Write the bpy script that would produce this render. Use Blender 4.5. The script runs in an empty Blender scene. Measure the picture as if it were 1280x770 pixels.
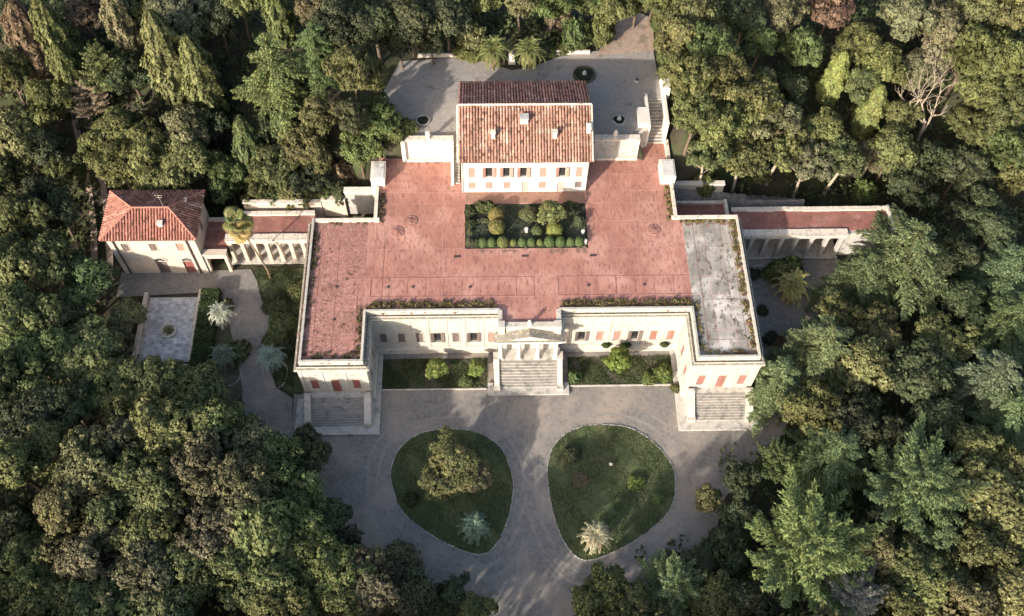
import bpy, bmesh, math, random
import numpy as np
from mathutils import Vector, Matrix

random.seed(7)
rng = np.random.default_rng(7)
S = bpy.context.scene
COL = S.collection

# ------------------------------------------------------------------ camera
PITCH, YAW, ROLL = math.radians(59.51), math.radians(2.63), math.radians(1.665)
CAM = Vector((-4.925, -54.225, 114.28))
FPX = 1232.56
fwd = Vector((math.sin(YAW) * math.cos(PITCH), math.cos(YAW) * math.cos(PITCH), -math.sin(PITCH)))
rt = Vector((math.cos(YAW), -math.sin(YAW), 0))
upv = rt.cross(fwd)
r2 = rt * math.cos(ROLL) + upv * math.sin(ROLL)
u2 = -rt * math.sin(ROLL) + upv * math.cos(ROLL)
cd = bpy.data.cameras.new('camera')
cam = bpy.data.objects.new('camera', cd)
COL.objects.link(cam)
M3 = Matrix((r2, u2, -fwd)).transposed()
cam.matrix_world = Matrix.Translation(CAM) @ M3.to_4x4()
cd.sensor_width = 36.0
cd.lens = 36.0 * FPX / 1280.0
cd.clip_start = 1.0
cd.clip_end = 2000.0
S.camera = cam

# ------------------------------------------------------------------ sky, sun, exposure
SUN_AZ, SUN_EL = 40.0, 20.0            # shadows fall 40 degrees off +y toward +x
w = bpy.data.worlds.new('World')
S.world = w
w.use_nodes = True
nt = w.node_tree
sky = nt.nodes.new('ShaderNodeTexSky')
sky.sky_type = 'NISHITA'
sky.sun_disc = False
sky.dust_density = 3.0
sky.ozone_density = 0.6
sky.sun_elevation = math.radians(SUN_EL)
sky.sun_rotation = math.radians(180 + SUN_AZ)
nt.links.new(sky.outputs['Color'], nt.nodes['Background'].inputs['Color'])
nt.nodes['Background'].inputs['Strength'].default_value = 0.15
sd = bpy.data.lights.new('sun', 'SUN')
sd.energy = 4.2
sd.angle = math.radians(0.9)
sd.color = (1.0, 0.92, 0.80)
sun = bpy.data.objects.new('sun', sd)
COL.objects.link(sun)
a, e = math.radians(SUN_AZ), math.radians(SUN_EL)
sdir = Vector((math.sin(a) * math.cos(e), math.cos(a) * math.cos(e), -math.sin(e)))
sun.rotation_euler = sdir.to_track_quat('-Z', 'Y').to_euler()
sun.location = (-60, -80, 60)
S.view_settings.view_transform = 'Standard'
S.view_settings.look = 'None'
S.view_settings.gamma = 1
S.view_settings.exposure = 1.17

# ------------------------------------------------------------------ helpers
ORG = {}

def put(o, parent=None, label=None, cat=None, group=None, kind=None):
    COL.objects.link(o)
    if parent is not None:
        o.parent = parent
    if label: o['label'] = label
    if cat: o['category'] = cat
    if group: o['group'] = group
    if kind: o['kind'] = kind
    return o

def thing(name, label, cat, loc=(0, 0, 0), group=None, rz=0):
    o = bpy.data.objects.new(name, None)
    o.empty_display_size = 0.5
    o.location = loc
    o.rotation_euler = (0, 0, rz)
    put(o, None, label, cat, group)
    ORG[o.name] = Vector(loc)
    return o

class MB:
    def __init__(s):
        s.v = []; s.f = []; s.t = []
    def face(s, pts, tint=None):
        i = len(s.v); s.v += [tuple(p) for p in pts]; s.f.append(tuple(range(i, i + len(pts))))
        s.t.append(1.0 if tint is None else tint)
    def box(s, x0, x1, y0, y1, z0, z1, tint=None):
        i = len(s.v)
        s.v += [(x0, y0, z0), (x1, y0, z0), (x1, y1, z0), (x0, y1, z0), (x0, y0, z1), (x1, y0, z1), (x1, y1, z1), (x0, y1, z1)]
        s.f += [(i, i+3, i+2, i+1), (i+4, i+5, i+6, i+7), (i, i+1, i+5, i+4), (i+1, i+2, i+6, i+5), (i+2, i+3, i+7, i+6), (i+3, i, i+4, i+7)]
        s.t += [1.0 if tint is None else tint] * 6
    def prism(s, poly, z0, z1, cap=True):
        n = len(poly); i = len(s.v)
        zz = (lambda k: z0[k]) if hasattr(z0, '__len__') else (lambda k: z0)
        zt = (lambda k: z1[k]) if hasattr(z1, '__len__') else (lambda k: z1)
        s.v += [(p[0], p[1], zz(k)) for k, p in enumerate(poly)] + [(p[0], p[1], zt(k)) for k, p in enumerate(poly)]
        for k in range(n):
            s.f.append((i+k, i+(k+1) % n, i+n+(k+1) % n, i+n+k)); s.t.append(1.0)
        if cap:
            s.f.append(tuple(i+n+k for k in range(n))); s.t.append(1.0)
            s.f.append(tuple(i+k for k in reversed(range(n)))); s.t.append(1.0)
    def cyl(s, cx, cy, r0, r1, z0, z1, n=10):
        s.prism2([(cx + r0*math.cos(2*math.pi*k/n), cy + r0*math.sin(2*math.pi*k/n), z0) for k in range(n)],
                 [(cx + r1*math.cos(2*math.pi*k/n), cy + r1*math.sin(2*math.pi*k/n), z1) for k in range(n)])
    def prism2(s, a, b):
        n = len(a); i = len(s.v); s.v += a + b
        for k in range(n):
            s.f.append((i+k, i+(k+1) % n, i+n+(k+1) % n, i+n+k)); s.t.append(1.0)
        s.f.append(tuple(i+n+k for k in range(n))); s.t.append(1.0)
        s.f.append(tuple(i+k for k in reversed(range(n)))); s.t.append(1.0)
    def tube(s, pts, rad, n=6):
        pts = [Vector(p) for p in pts]; rings = []
        for k, p in enumerate(pts):
            d = (pts[min(k+1, len(pts)-1)] - pts[max(k-1, 0)]).normalized()
            a = d.orthogonal().normalized() if abs(d.z) < .95 else Vector((1, 0, 0)); b = d.cross(a).normalized(); a = b.cross(d)
            rings.append([tuple(p + (a*math.cos(2*math.pi*j/n) + b*math.sin(2*math.pi*j/n))*rad[k]) for j in range(n)])
        i = len(s.v)
        for r in rings: s.v += r
        for k in range(len(pts)-1):
            for j in range(n):
                s.f.append((i+k*n+j, i+k*n+(j+1) % n, i+(k+1)*n+(j+1) % n, i+(k+1)*n+j)); s.t.append(1.0)
        s.f.append(tuple(i+(len(pts)-1)*n+j for j in range(n))); s.t.append(1.0)
    def lathe(s, prof, cx=0, cy=0, n=12):
        i = len(s.v)
        for r, z in prof:
            s.v += [(cx + r*math.cos(2*math.pi*k/n), cy + r*math.sin(2*math.pi*k/n), z) for k in range(n)]
        for q in range(len(prof)-1):
            for k in range(n):
                s.f.append((i+q*n+k, i+q*n+(k+1) % n, i+(q+1)*n+(k+1) % n, i+(q+1)*n+k)); s.t.append(1.0)
        s.f.append(tuple(i+(len(prof)-1)*n+k for k in range(n))); s.t.append(1.0)
    def mesh(s, name, mat, org=(0, 0, 0), smooth=False):
        me = bpy.data.meshes.new(name)
        ox, oy, oz = org
        me.from_pydata([(x-ox, y-oy, z-oz) for x, y, z in s.v], [], s.f)
        at = me.attributes.new('tint', 'FLOAT', 'FACE')
        at.data.foreach_set('value', s.t)
        me.materials.append(mat)
        if smooth: me.polygons.foreach_set('use_smooth', [True]*len(me.polygons))
        me.update()
        return me
    def build(s, name, mat, parent=None, label=None, cat=None, group=None, kind=None, smooth=False, origin=None):
        base = ORG.get(parent.name, Vector((0, 0, 0))) if parent is not None else Vector((0, 0, 0))
        if origin is None: origin = base
        origin = Vector(origin)
        o = bpy.data.objects.new(name, s.mesh(name, mat, origin, smooth))
        o.location = origin - base
        put(o, parent, label, cat, group, kind)
        ORG[o.name] = origin
        return o

def inst(name, me, parent, loc=(0, 0, 0), rz=0, **k):
    o = bpy.data.objects.new(name, me)
    o.location = loc; o.rotation_euler = (0, 0, rz)
    put(o, parent, k.get('label'), k.get('cat'), k.get('group'), k.get('kind'))
    base = ORG.get(parent.name, Vector((0, 0, 0))) if parent is not None else Vector((0, 0, 0))
    ORG[o.name] = base + Vector(loc)
    return o

# ------------------------------------------------------------------ materials
def nodes_of(m):
    m.use_nodes = True
    return m.node_tree, m.node_tree.nodes['Principled BSDF']

def mat(name, c1, c2, scale=1.0, rough=0.85, bump=0.15, bscale=8.0, c3=None, s3=0.3, t3=(0.5, 0.62), stretch=(1, 1, 1), rot=0, tint=False, rnd=0.0, detail=6, c4=None, s4=2.0, t4=(0.55, 0.6), spec=0.25, bdist=0.05):
    m = bpy.data.materials.new(name)
    nt, bs = nodes_of(m)
    N, L = nt.nodes, nt.links
    geo = N.new('ShaderNodeNewGeometry')
    mp = N.new('ShaderNodeMapping'); mp.inputs['Scale'].default_value = stretch; mp.inputs['Rotation'].default_value = (0, 0, rot)
    L.new(geo.outputs['Position'], mp.inputs['Vector'])
    def noise(sc, vec, det=detail):
        n = N.new('ShaderNodeTexNoise'); n.inputs['Scale'].default_value = sc; n.inputs['Detail'].default_value = det; n.inputs['Roughness'].default_value = .62
        L.new(vec, n.inputs['Vector']); return n
    def ramp(src, a, b):
        r = N.new('ShaderNodeMapRange'); r.inputs['From Min'].default_value = a; r.inputs['From Max'].default_value = b
        L.new(src, r.inputs['Value']); return r.outputs['Result']
    def mix(f, A, B, mode='MIX'):
        x = N.new('ShaderNodeMix'); x.data_type = 'RGBA'; x.blend_type = mode
        if hasattr(f, 'name'): L.new(f, x.inputs[0])
        else: x.inputs[0].default_value = f
        for s_, v in ((x.inputs[6], A), (x.inputs[7], B)):
            if hasattr(v, 'name'): L.new(v, s_)
            else: s_.default_value = (*v, 1)
        return x.outputs[2]
    n1 = noise(scale, mp.outputs['Vector'])
    col = mix(ramp(n1.outputs['Fac'], .32, .68), c1, c2)
    if c3:
        n3 = noise(s3, geo.outputs['Position'])
        col = mix(ramp(n3.outputs['Fac'], *t3), col, c3)
    if c4:
        n4 = noise(s4, mp.outputs['Vector'], 8)
        col = mix(ramp(n4.outputs['Fac'], *t4), col, c4)
    if tint:
        at = N.new('ShaderNodeAttribute'); at.attribute_name = 'tint'
        col = mix(1.0, col, at.outputs['Color'], 'MULTIPLY')
    if rnd:
        oi = N.new('ShaderNodeObjectInfo')
        mr = N.new('ShaderNodeMapRange'); mr.inputs['To Min'].default_value = 1-rnd; mr.inputs['To Max'].default_value = 1+rnd*.6
        L.new(oi.outputs['Random'], mr.inputs['Value'])
        col = mix(1.0, col, mr.outputs['Result'], 'MULTIPLY')
    L.new(col, bs.inputs['Base Color'])
    bs.inputs['Roughness'].default_value = rough
    bs.inputs['Specular IOR Level'].default_value = spec
    if bump:
        nb = noise(bscale, mp.outputs['Vector'], 5)
        b = N.new('ShaderNodeBump'); b.inputs['Strength'].default_value = bump; b.inputs['Distance'].default_value = bdist
        L.new(nb.outputs['Fac'], b.inputs['Height']); L.new(b.outputs['Normal'], bs.inputs['Normal'])
    return m

def leafmat(name, own=None):
    m = bpy.data.materials.new(name)
    nt, bs = nodes_of(m)
    N, L = nt.nodes, nt.links
    at = N.new('ShaderNodeAttribute'); at.attribute_name = 'tint'
    if own is None:
        oi = N.new('ShaderNodeObjectInfo'); src = oi.outputs['Color']
    else:
        rgb = N.new('ShaderNodeRGB'); rgb.outputs[0].default_value = (*own, 1); src = rgb.outputs[0]
    x = N.new('ShaderNodeMix'); x.data_type = 'RGBA'; x.blend_type = 'MULTIPLY'; x.inputs[0].default_value = 1
    L.new(src, x.inputs[6]); L.new(at.outputs['Color'], x.inputs[7])
    # leaf to leaf drift toward yellow or brown
    h = N.new('ShaderNodeHueSaturation')
    geo = N.new('ShaderNodeNewGeometry')
    nz = N.new('ShaderNodeTexNoise'); nz.inputs['Scale'].default_value = .9; nz.inputs['Detail'].default_value = 3
    L.new(geo.outputs['Position'], nz.inputs['Vector'])
    mr = N.new('ShaderNodeMapRange'); mr.inputs['From Min'].default_value = .3; mr.inputs['From Max'].default_value = .7; mr.inputs['To Min'].default_value = .475; mr.inputs['To Max'].default_value = .515
    L.new(nz.outputs['Fac'], mr.inputs['Value']); L.new(mr.outputs['Result'], h.inputs['Hue'])
    L.new(x.outputs[2], h.inputs['Color'])
    L.new(h.outputs['Color'], bs.inputs['Base Color'])
    bs.inputs['Roughness'].default_value = .6
    bs.inputs['Specular IOR Level'].default_value = .2
    tr = N.new('ShaderNodeBsdfTranslucent'); L.new(h.outputs['Color'], tr.inputs['Color'])
    ms = N.new('ShaderNodeMixShader'); ms.inputs[0].default_value = .28
    L.new(bs.outputs[0], ms.inputs[1]); L.new(tr.outputs[0], ms.inputs[2])
    L.new(ms.outputs[0], N['Material Output'].inputs['Surface'])
    return m

M = {}
M['pink'] = mat('pink_terrace_paint', (.365, .178, .138), (.275, .125, .098), .9, .8, .3, 7, c3=(.42, .225, .18), s3=.2, t3=(.47, .62), rnd=.08, c4=(.19, .085, .07), s4=2.8, t4=(.50, .70), stretch=(1, .45, 1), rot=.8)
M['pinkworn'] = mat('worn_mottled_terrace_paint', (.34, .162, .13), (.22, .102, .085), 2.2, .85, .3, 8, c3=(.44, .26, .215), s3=3.4, t3=(.53, .68), rnd=.10, c4=(.14, .085, .07), s4=3.0, t4=(.53, .66))
M['joint'] = mat('pale_joint_mortar', (.46, .265, .225), (.36, .195, .165), 2.0, .9, .1)
M['crack'] = mat('tarred_joint', (.12, .05, .05), (.20, .09, .08), 3, .8, 0)
M['concrete'] = mat('weathered_roof_concrete', (.33, .30, .26), (.215, .193, .168), .5, .9, .3, 5, c3=(.45, .415, .375), s3=.34, t3=(.50, .62), rnd=.22, c4=(.10, .08, .065), s4=1.5, t4=(.53, .68), stretch=(1.4, .7, 1))
M['plaster'] = mat('cream_plaster', (.455, .42, .37), (.37, .34, .295), .8, .85, .1, 6, c3=(.30, .27, .23), s3=1.3, t3=(.58, .76), stretch=(1, 1, .22), c4=(.36, .29, .23), s4=1.1, t4=(.56, .74))
M['plinth'] = mat('stone_plinth', (.50, .455, .39), (.37, .335, .29), 1.1, .85, .2, 8, c3=(.26, .24, .21), s3=.9, t3=(.54, .7))
M['cornice'] = mat('lichened_cornice_stone', (.47, .43, .375), (.36, .325, .275), 1.6, .85, .25, 10, c3=(.20, .17, .13), s3=2.4, t3=(.56, .68))
M['white'] = mat('white_lime_plaster', (.60, .56, .50), (.52, .48, .425), .5, .8, .06, 6, c3=(.60, .54, .48), s3=.9, t3=(.62, .8))
M['coping'] = mat('pale_weathered_coping', (.64, .56, .47), (.46, .39, .32), 2.2, .85, .3, 10, c3=(.20, .16, .11), s3=1.8, t3=(.56, .7))
M['dirt'] = mat('washed_up_dirt', (.22, .125, .10), (.15, .09, .07), 3, .95, .3, 10, c3=(.24, .15, .12), s3=2)
M['wornpath'] = mat('worn_pale_gravel', (.262, .234, .205), (.20, .18, .16), 3, .95, .4, 14, detail=9)
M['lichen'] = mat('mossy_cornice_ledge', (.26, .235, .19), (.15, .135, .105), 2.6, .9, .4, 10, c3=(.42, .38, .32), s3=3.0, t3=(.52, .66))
M['ochre'] = mat('ochre_plaster', (.52, .43, .35), (.43, .355, .29), .9, .85, .1, 6, c3=(.38, .31, .27), s3=.8, t3=(.58, .75))
M['greywall'] = mat('stained_grey_render', (.42, .40, .37), (.30, .28, .26), 1.2, .9, .2, 6, c3=(.16, .15, .14), s3=1.2, t3=(.55, .7), stretch=(1, 1, .35))
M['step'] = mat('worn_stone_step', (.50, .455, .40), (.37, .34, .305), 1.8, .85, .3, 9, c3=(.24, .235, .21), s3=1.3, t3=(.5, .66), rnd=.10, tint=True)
M['shutter'] = mat('faded_terracotta_shutter_paint', (.31, .15, .12), (.25, .115, .095), 2, .6, 0, rnd=.18)
M['shutterpale'] = mat('sun_bleached_pink_shutter_paint', (.36, .195, .16), (.30, .16, .135), 2, .6, 0, rnd=.12)
M['shuttergrey'] = mat('grey_brown_and_shaded_shutter_paint', (.17, .13, .12), (.12, .09, .085), 2, .6, 0, rnd=.2)
M['door'] = mat('dark_red_door_paint', (.25, .09, .08), (.20, .07, .06), 2, .55, 0)
M['doorpale'] = mat('faded_pink_door_paint', (.55, .33, .29), (.47, .27, .24), 2, .6, 0)
M['glass'] = mat('dark_window_glass', (.02, .02, .022), (.03, .03, .032), 2, .12, 0, spec=.5)
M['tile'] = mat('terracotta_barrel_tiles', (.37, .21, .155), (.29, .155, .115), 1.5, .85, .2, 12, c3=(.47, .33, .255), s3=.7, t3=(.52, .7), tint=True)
M['tileshade'] = mat('shade_toned_barrel_tiles', (.34, .155, .11), (.21, .10, .08), 1.5, .9, .2, 12, c3=(.44, .30, .23), s3=1.2, t3=(.54, .68), tint=True)  # darker tile copy, shade of the sunless slopes put into its colour
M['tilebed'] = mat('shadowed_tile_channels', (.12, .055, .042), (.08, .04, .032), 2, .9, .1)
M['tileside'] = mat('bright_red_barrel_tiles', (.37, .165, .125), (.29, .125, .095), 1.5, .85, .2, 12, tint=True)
M['redroof'] = mat('red_brown_roof_screed', (.27, .115, .09), (.17, .075, .062), 1.0, .9, .25, 8, c3=(.36, .20, .16), s3=.5, t3=(.52, .68), c4=(.09, .05, .045), s4=1.5, t4=(.56, .72))
M['gravel'] = mat('grey_gravel', (.235, .215, .195), (.14, .13, .12), 1.9, .95, .6, 14, c3=(.285, .24, .20), s3=.14, t3=(.46, .62), c4=(.125, .11, .092), s4=.9, t4=(.55, .78), detail=10, bdist=.08)
M['gravelup'] = mat('fine_grey_court_gravel', (.29, .265, .24), (.215, .195, .18), 2.0, .95, .4, 14, c3=(.30, .25, .21), s3=.15, t3=(.5, .65), c4=(.13, .12, .11), s4=.6, t4=(.57, .75), detail=10)
M['track'] = mat('pale_dirt_track', (.36, .27, .21), (.25, .18, .14), 1.4, .95, .4, 10, c3=(.14, .12, .09), s3=.6, t3=(.55, .7))
M['floor'] = mat('dark_forest_soil', (.060, .050, .034), (.035, .032, .022), 1.0, .95, .6, 5, c3=(.045, .055, .022), s3=.3, t3=(.48, .6), bdist=.2)
M['lawn'] = mat('patchy_lawn', (.082, .100, .040), (.055, .070, .032), 2.2, .95, .4, 20, c3=(.105, .095, .05), s3=.28, t3=(.52, .68), c4=(.075, .05, .035), s4=.7, t4=(.6, .75), detail=9)
M['soil'] = mat('garden_soil', (.105, .09, .068), (.07, .062, .046), 2, .95, .4, 14, c3=(.05, .062, .028), s3=.6, t3=(.48, .6))
M['brick'] = mat('brown_brick_walk', (.30, .17, .125), (.22, .125, .095), 2, .9, .2, 10, c3=(.17, .12, .09), s3=.6, t3=(.52, .7))
M['paving'] = mat('grey_stone_setts', (.52, .50, .475), (.40, .385, .37), 1.4, .85, .3, 10, c3=(.20, .195, .19), s3=.8, t3=(.56, .7), tint=True)
M['rough'] = mat('rough_grey_rock_face', (.27, .25, .23), (.14, .13, .12), 1.8, .95, 1.0, 4, c3=(.38, .36, .33), s3=.8, t3=(.56, .7), bdist=.3)
M['barkpale'] = mat('pale_grey_bark', (.36, .30, .23), (.22, .18, .14), 4, .9, .4, 12)
M['bark'] = mat('brown_bark', (.14, .10, .075), (.08, .06, .045), 4, .9, .4, 12)
M['palmbark'] = mat('palm_trunk_bark', (.24, .17, .12), (.13, .095, .07), 6, .9, .6, 14)
M['iron'] = mat('rusted_iron', (.08, .055, .045), (.05, .04, .035), 4, .6, 0)
M['leaf'] = leafmat('foliage')

COLS = {'olive': (.105, .108, .042), 'green': (.082, .096, .038), 'fresh': (.104, .120, .047), 'dark': (.052, .060, .030), 'gold': (.122, .118, .050),
        'grey': (.105, .106, .060), 'bark': (.115, .104, .056), 'rust': (.165, .115, .072), 'brown': (.115, .09, .06), 'dry': (.20, .165, .11),
        'pine': (.082, .104, .046), 'blue': (.086, .106, .056), 'sage': (.100, .122, .056), 'silver': (.19, .195, .15), 'lime': (.15, .165, .058), 'pale': (.4, .34, .27)}
COLS = {k: (c[0]*1.16, c[1]*1.20, c[2]*1.18) if k not in ('pale', 'rust', 'dry', 'silver') else tuple(q*1.05 for q in c) for k, c in COLS.items()}
LOOK = {'olive': 'olive green', 'green': 'deep green', 'fresh': 'fresh green', 'dark': 'dark green', 'gold': 'yellowish olive', 'grey': 'greyish olive', 'bark': 'brownish olive',
        'rust': 'rusty brown', 'brown': 'brown', 'dry': 'dry beige', 'pine': 'pine green', 'blue': 'bluish green', 'sage': 'sage green', 'silver': 'silvery pale', 'lime': 'lime green', 'pale': 'pale'}
# ------------------------------------------------------------------ terrain and ground sheets
def sm(a, b, x):
    t = np.clip((x - a) / (b - a), 0, 1); return t * t * (3 - 2 * t)

def ground(x, y):
    x = np.asarray(x, float); y = np.asarray(y, float); ax = np.abs(x)
    L = 6 + 24 * sm(20, 42, ax); y0 = np.where(ax > 20, 26, 29)
    return 13.0 * sm(0, 1, (y - y0) / L) + 0.12 * np.maximum(0, y - 56)

def terrain():
    xs = np.concatenate([np.arange(-260, -90, 17), np.arange(-90, 90.1, 1.5), np.arange(107, 261, 17)])
    ys = np.concatenate([np.arange(-200, -45, 15.5), np.arange(-45, 80, 1.25), np.arange(80, 261, 15)])
    X, Y = np.meshgrid(xs, ys)
    Z = ground(X, Y)
    clear = np.maximum.reduce([1 - sm(34, 46, np.abs(X)), np.zeros_like(X)])
    bump = .35*np.sin(X*.31+Y*.17)*np.sin(Y*.27-X*.12)
    far = sm(36, 50, np.abs(X)) * 1.0
    west = (X < -34) & (X > -58) & (Y > 2) & (Y < 28)
    Z = Z + np.where(west, 0, bump * far) - .06
    Z = np.where((np.abs(X) < 19.4) & (Y > 21) & (Y < 33), np.minimum(Z, 4), Z)
    Z = np.where((np.abs(X) < 19.4) & (Y >= 31.2) & (Y < 60), 12.9, Z)
    Z = np.where((X > 15.2) & (X < 20.2) & (Y > 21) & (Y < 38.4), 8.6, Z)
    nx, ny = len(xs), len(ys)
    v = np.stack([X.ravel(), Y.ravel(), Z.ravel()], 1)
    f = [(j*nx+i, j*nx+i+1, (j+1)*nx+i+1, (j+1)*nx+i) for j in range(ny-1) for i in range(nx-1)]
    me = bpy.data.meshes.new('forest_floor'); me.from_pydata(v.tolist(), [], f); me.materials.append(M['floor'])
    me.polygons.foreach_set('use_smooth', [True]*len(me.polygons))
    put(bpy.data.objects.new('ground', me), kind='structure')
terrain()

def smooth_poly(P, n=6):
    P = [Vector((p[0], p[1], 0)) for p in P]; out = []; m = len(P)
    for i in range(m):
        a, b, c, d = P[i-1], P[i], P[(i+1) % m], P[(i+2) % m]
        for k in range(n):
            t = k/n
            q = .5*((2*b)+(c-a)*t+(2*a-5*b+4*c-d)*t*t+(3*b-a-3*c+d)*t**3)
            out.append((q.x, q.y))
    return out

def sheet(name, P, z, m, **k):
    mb = MB(); mb.face([(x, y, z) for x, y in P]); o = mb.build(name, m, **k)
    bm = bmesh.new(); bm.from_mesh(o.data); bmesh.ops.triangulate(bm, faces=bm.faces); bm.to_mesh(o.data); bm.free()
    return o

def rough_edge(P, amp=.35):
    return [(x + random.uniform(-amp, amp), y + random.uniform(-amp, amp)) for x, y in P]

sheet('gravel_forecourt', [(-30, 7), (-29.8, -4), (-31, -8), (-27.5, -10), (-25.5, -14), (-22, -18), (-15, -22), (-9, -25.5), (-8, -45), (7, -45), (6, -27.5), (14, -25.5), (21, -21), (23, -14.5), (27, -10), (32, -6), (34, 0), (40, 4), (46, 12), (44, 20.3), (27, 20.3), (27, 7)], .02, M['gravel'], kind='structure')
sheet('west_road', [(-55, 19.3), (-43, 19.4), (-37.5, 19.6), (-36.4, 17.6), (-35.5, 14.7), (-34.0, 12), (-33.4, 8.5), (-33.6, 5), (-32.2, 1.5), (-30, 0), (-29.7, -6), (-33, -8), (-35.5, -3), (-36.6, 1), (-38.0, 4.5), (-38.8, 8), (-40, 12), (-41.4, 15.9), (-44, 15.9), (-55, 15.3)], .026, M['gravel'], kind='structure')
sheet('rear_court', [(-19.3, 31.4), (-19.3, 39), (-17.0, 45.4), (-10.3, 46.0), (-5.8, 45.6), (-1.4, 43.6), (1.4, 44.2), (5.4, 46.2), (10.5, 47.2), (15, 48), (18.6, 48), (18.9, 40.1), (18.98, 38.62), (16.9, 38.6), (16.7, 33.0), (15.9, 32.3), (15.5, 31.4)], 13.06, M['gravelup'], kind='structure')
sheet('rear_dirt_track', [(10.3, 46.2), (18.8, 47.2), (19, 51), (18.6, 54), (16.6, 55.2), (14.4, 53.6), (12.6, 50)], 13.09, M['track'], kind='structure')
mbt = MB()
for k in range(24):
    y = 18 + k*1.4; y2 = y+1.4; xx = lambda q: -57.2 - (q-18)*.22
    for o_, w_ in ((-1.1, .9), (1.0, .9)):
        mbt.face([(xx(y)+o_-w_/2, y, float(ground(xx(y), y))+.12), (xx(y)+o_+w_/2, y, float(ground(xx(y), y))+.12), (xx(y2)+o_+w_/2, y2, float(ground(xx(y2), y2))+.12), (xx(y2)+o_-w_/2, y2, float(ground(xx(y2), y2))+.12)])
mbt.build('woodland_path', M['track'], kind='structure')

# ------------------------------------------------------------------ building helpers
def wall(mb, P0, u, Ln, z0, z1, holes, depth=.22):
    """vertical wall from P0 along u, outward normal = (u.y,-u.x); holes are (u0,u1,za,zb)"""
    us = sorted({0, Ln, *[h[0] for h in holes], *[h[1] for h in holes]})
    zs = sorted({z0, z1, *[h[2] for h in holes], *[h[3] for h in holes]})
    n = (u[1], -u[0])
    P = lambda a, z, d=0: (P0[0]+u[0]*a-n[0]*d, P0[1]+u[1]*a-n[1]*d, z)
    for a, b in zip(us, us[1:]):
        for c, d in zip(zs, zs[1:]):
            ma, mz = (a+b)/2, (c+d)/2
            if any(h[0] < ma < h[1] and h[2] < mz < h[3] for h in holes): continue
            mb.face([P(a, c), P(b, c), P(b, d), P(a, d)])
    for a, b, c, d in holes:
        mb.face([P(a, c), P(a, d), P(a, d, depth), P(a, c, depth)])
        mb.face([P(b, c), P(b, c, depth), P(b, d, depth), P(b, d)])
        mb.face([P(a, d), P(b, d), P(b, d, depth), P(a, d, depth)])
        mb.face([P(a, c), P(a, c, depth), P(b, c, depth), P(b, c)])
        mb.face([P(a, c, depth), P(a, d, depth), P(b, d, depth), P(b, c, depth)])

CACHE = {}
def cached(key, fn):
    if key not in CACHE: CACHE[key] = fn()
    return CACHE[key]

def frame_mesh(w, h, sill, m):
    def f():
        b = MB(); t = .11; o = -.05
        b.box(-w/2-t, -w/2, o, .03, 0, h); b.box(w/2, w/2+t, o, .03, 0, h)
        b.box(-w/2-t, w/2+t, o-.01, .03, h, h+t*1.2)
        if sill: b.box(-w/2-t*1.6, w/2+t*1.6, -.14, .03, -.12, 0)
        return b.mesh('window_frame', m)
    return cached(('f', w, h, sill, m.name), f)

def pane_mesh(w, h):
    def f():
        b = MB(); b.box(-w/2, w/2, .14, .16, 0, h)
        return b.mesh('pane', M['glass'])
    return cached(('p', w, h), f)

def bars_mesh(w, h):
    def f():
        b = MB(); t = .045
        for x in (-w/2+t/2, 0, w/2-t/2): b.box(x-t/2, x+t/2, .10, .138, 0, h)
        for z in (t/2, h*.33, h*.66, h-t/2): b.box(-w/2, w/2, .105, .135, z-t/2, z+t/2)
        return b.mesh('glazing_bars', M['plinth'])
    return cached(('b', w, h), f)

def leaf_mesh_(w, h, m):
    """one louvred shutter leaf, hinge at x=0, extends +x"""
    def f():
        b = MB(); t = .06; d = .035
        b.box(0, t, 0, d, 0, h); b.box(w-t, w, 0, d, 0, h); b.box(t, w-t, 0, d, 0, t); b.box(t, w-t, 0, d, h-t, h); b.box(t, w-t, 0, d, h*.48, h*.48+t)
        n = max(5, int(h/.16))
        for k in range(n):
            z = t + (h-2*t)*k/n
            if abs(z+.05 - h*.5) < .06: continue
            b.face([(t, .002, z), (w-t, .002, z), (w-t, d*.9, z+(h-2*t)/n*.85), (t, d*.9, z+(h-2*t)/n*.85)])
        b.face([(t, d, t), (w-t, d, t), (w-t, d, h-t), (t, d, h-t)], .5)
        return b.mesh('shutter', m)
    return cached(('l', w, h, m.name), f)

def window(parent, x, y, z, w, h, rz=0, state='closed', sm_='shutter', sill=True, fm='plinth', label=None):
    o = inst('window', frame_mesh(w, h, sill, M[fm]), parent, tuple(Vector((x, y, z)) - ORG[parent.name]), rz, label=label)
    inst('pane', pane_mesh(w, h), o)
    if state == 'glass':
        inst('glazing_bars', bars_mesh(w, h), o); return o
    lm = leaf_mesh_(w/2, h, M[sm_])
    if state == 'closed':
        inst('shutter', lm, o, (-w/2, .02, 0)); inst('shutter', lm, o, (w/2, .02+.035, 0), math.pi)
    else:
        a1, a2 = random.uniform(.1, .35), random.uniform(.1, .35)
        inst('shutter', lm, o, (-w/2-.02, -.06, 0), math.pi + a1)
        inst('shutter', lm, o, (w/2+.02, -.095, 0), -a2)
    return o

def door(parent, x, y, z, w, h, rz=0, m='door', fm='plinth', label=None):
    o = inst('door', frame_mesh(w, h, False, M[fm]), parent, tuple(Vector((x, y, z)) - ORG[parent.name]), rz, label=label)
    def lf():
        b = MB(); a = w/2
        b.box(0, a-.01, 0, .05, 0, h)
        for k in range(3):
            z0 = .12 + k*(h-.15)/3; b.box(.08, a-.09, -.02, 0, z0, z0+(h-.15)/3-.12)
        return b.mesh('door_leaf', M[m])
    l = cached(('d', w, h, m), lf)
    inst('door_leaf', l, o, (-w/2, .08, 0)); inst('door_leaf', l, o, (.01, .08, 0))
    return o

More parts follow.
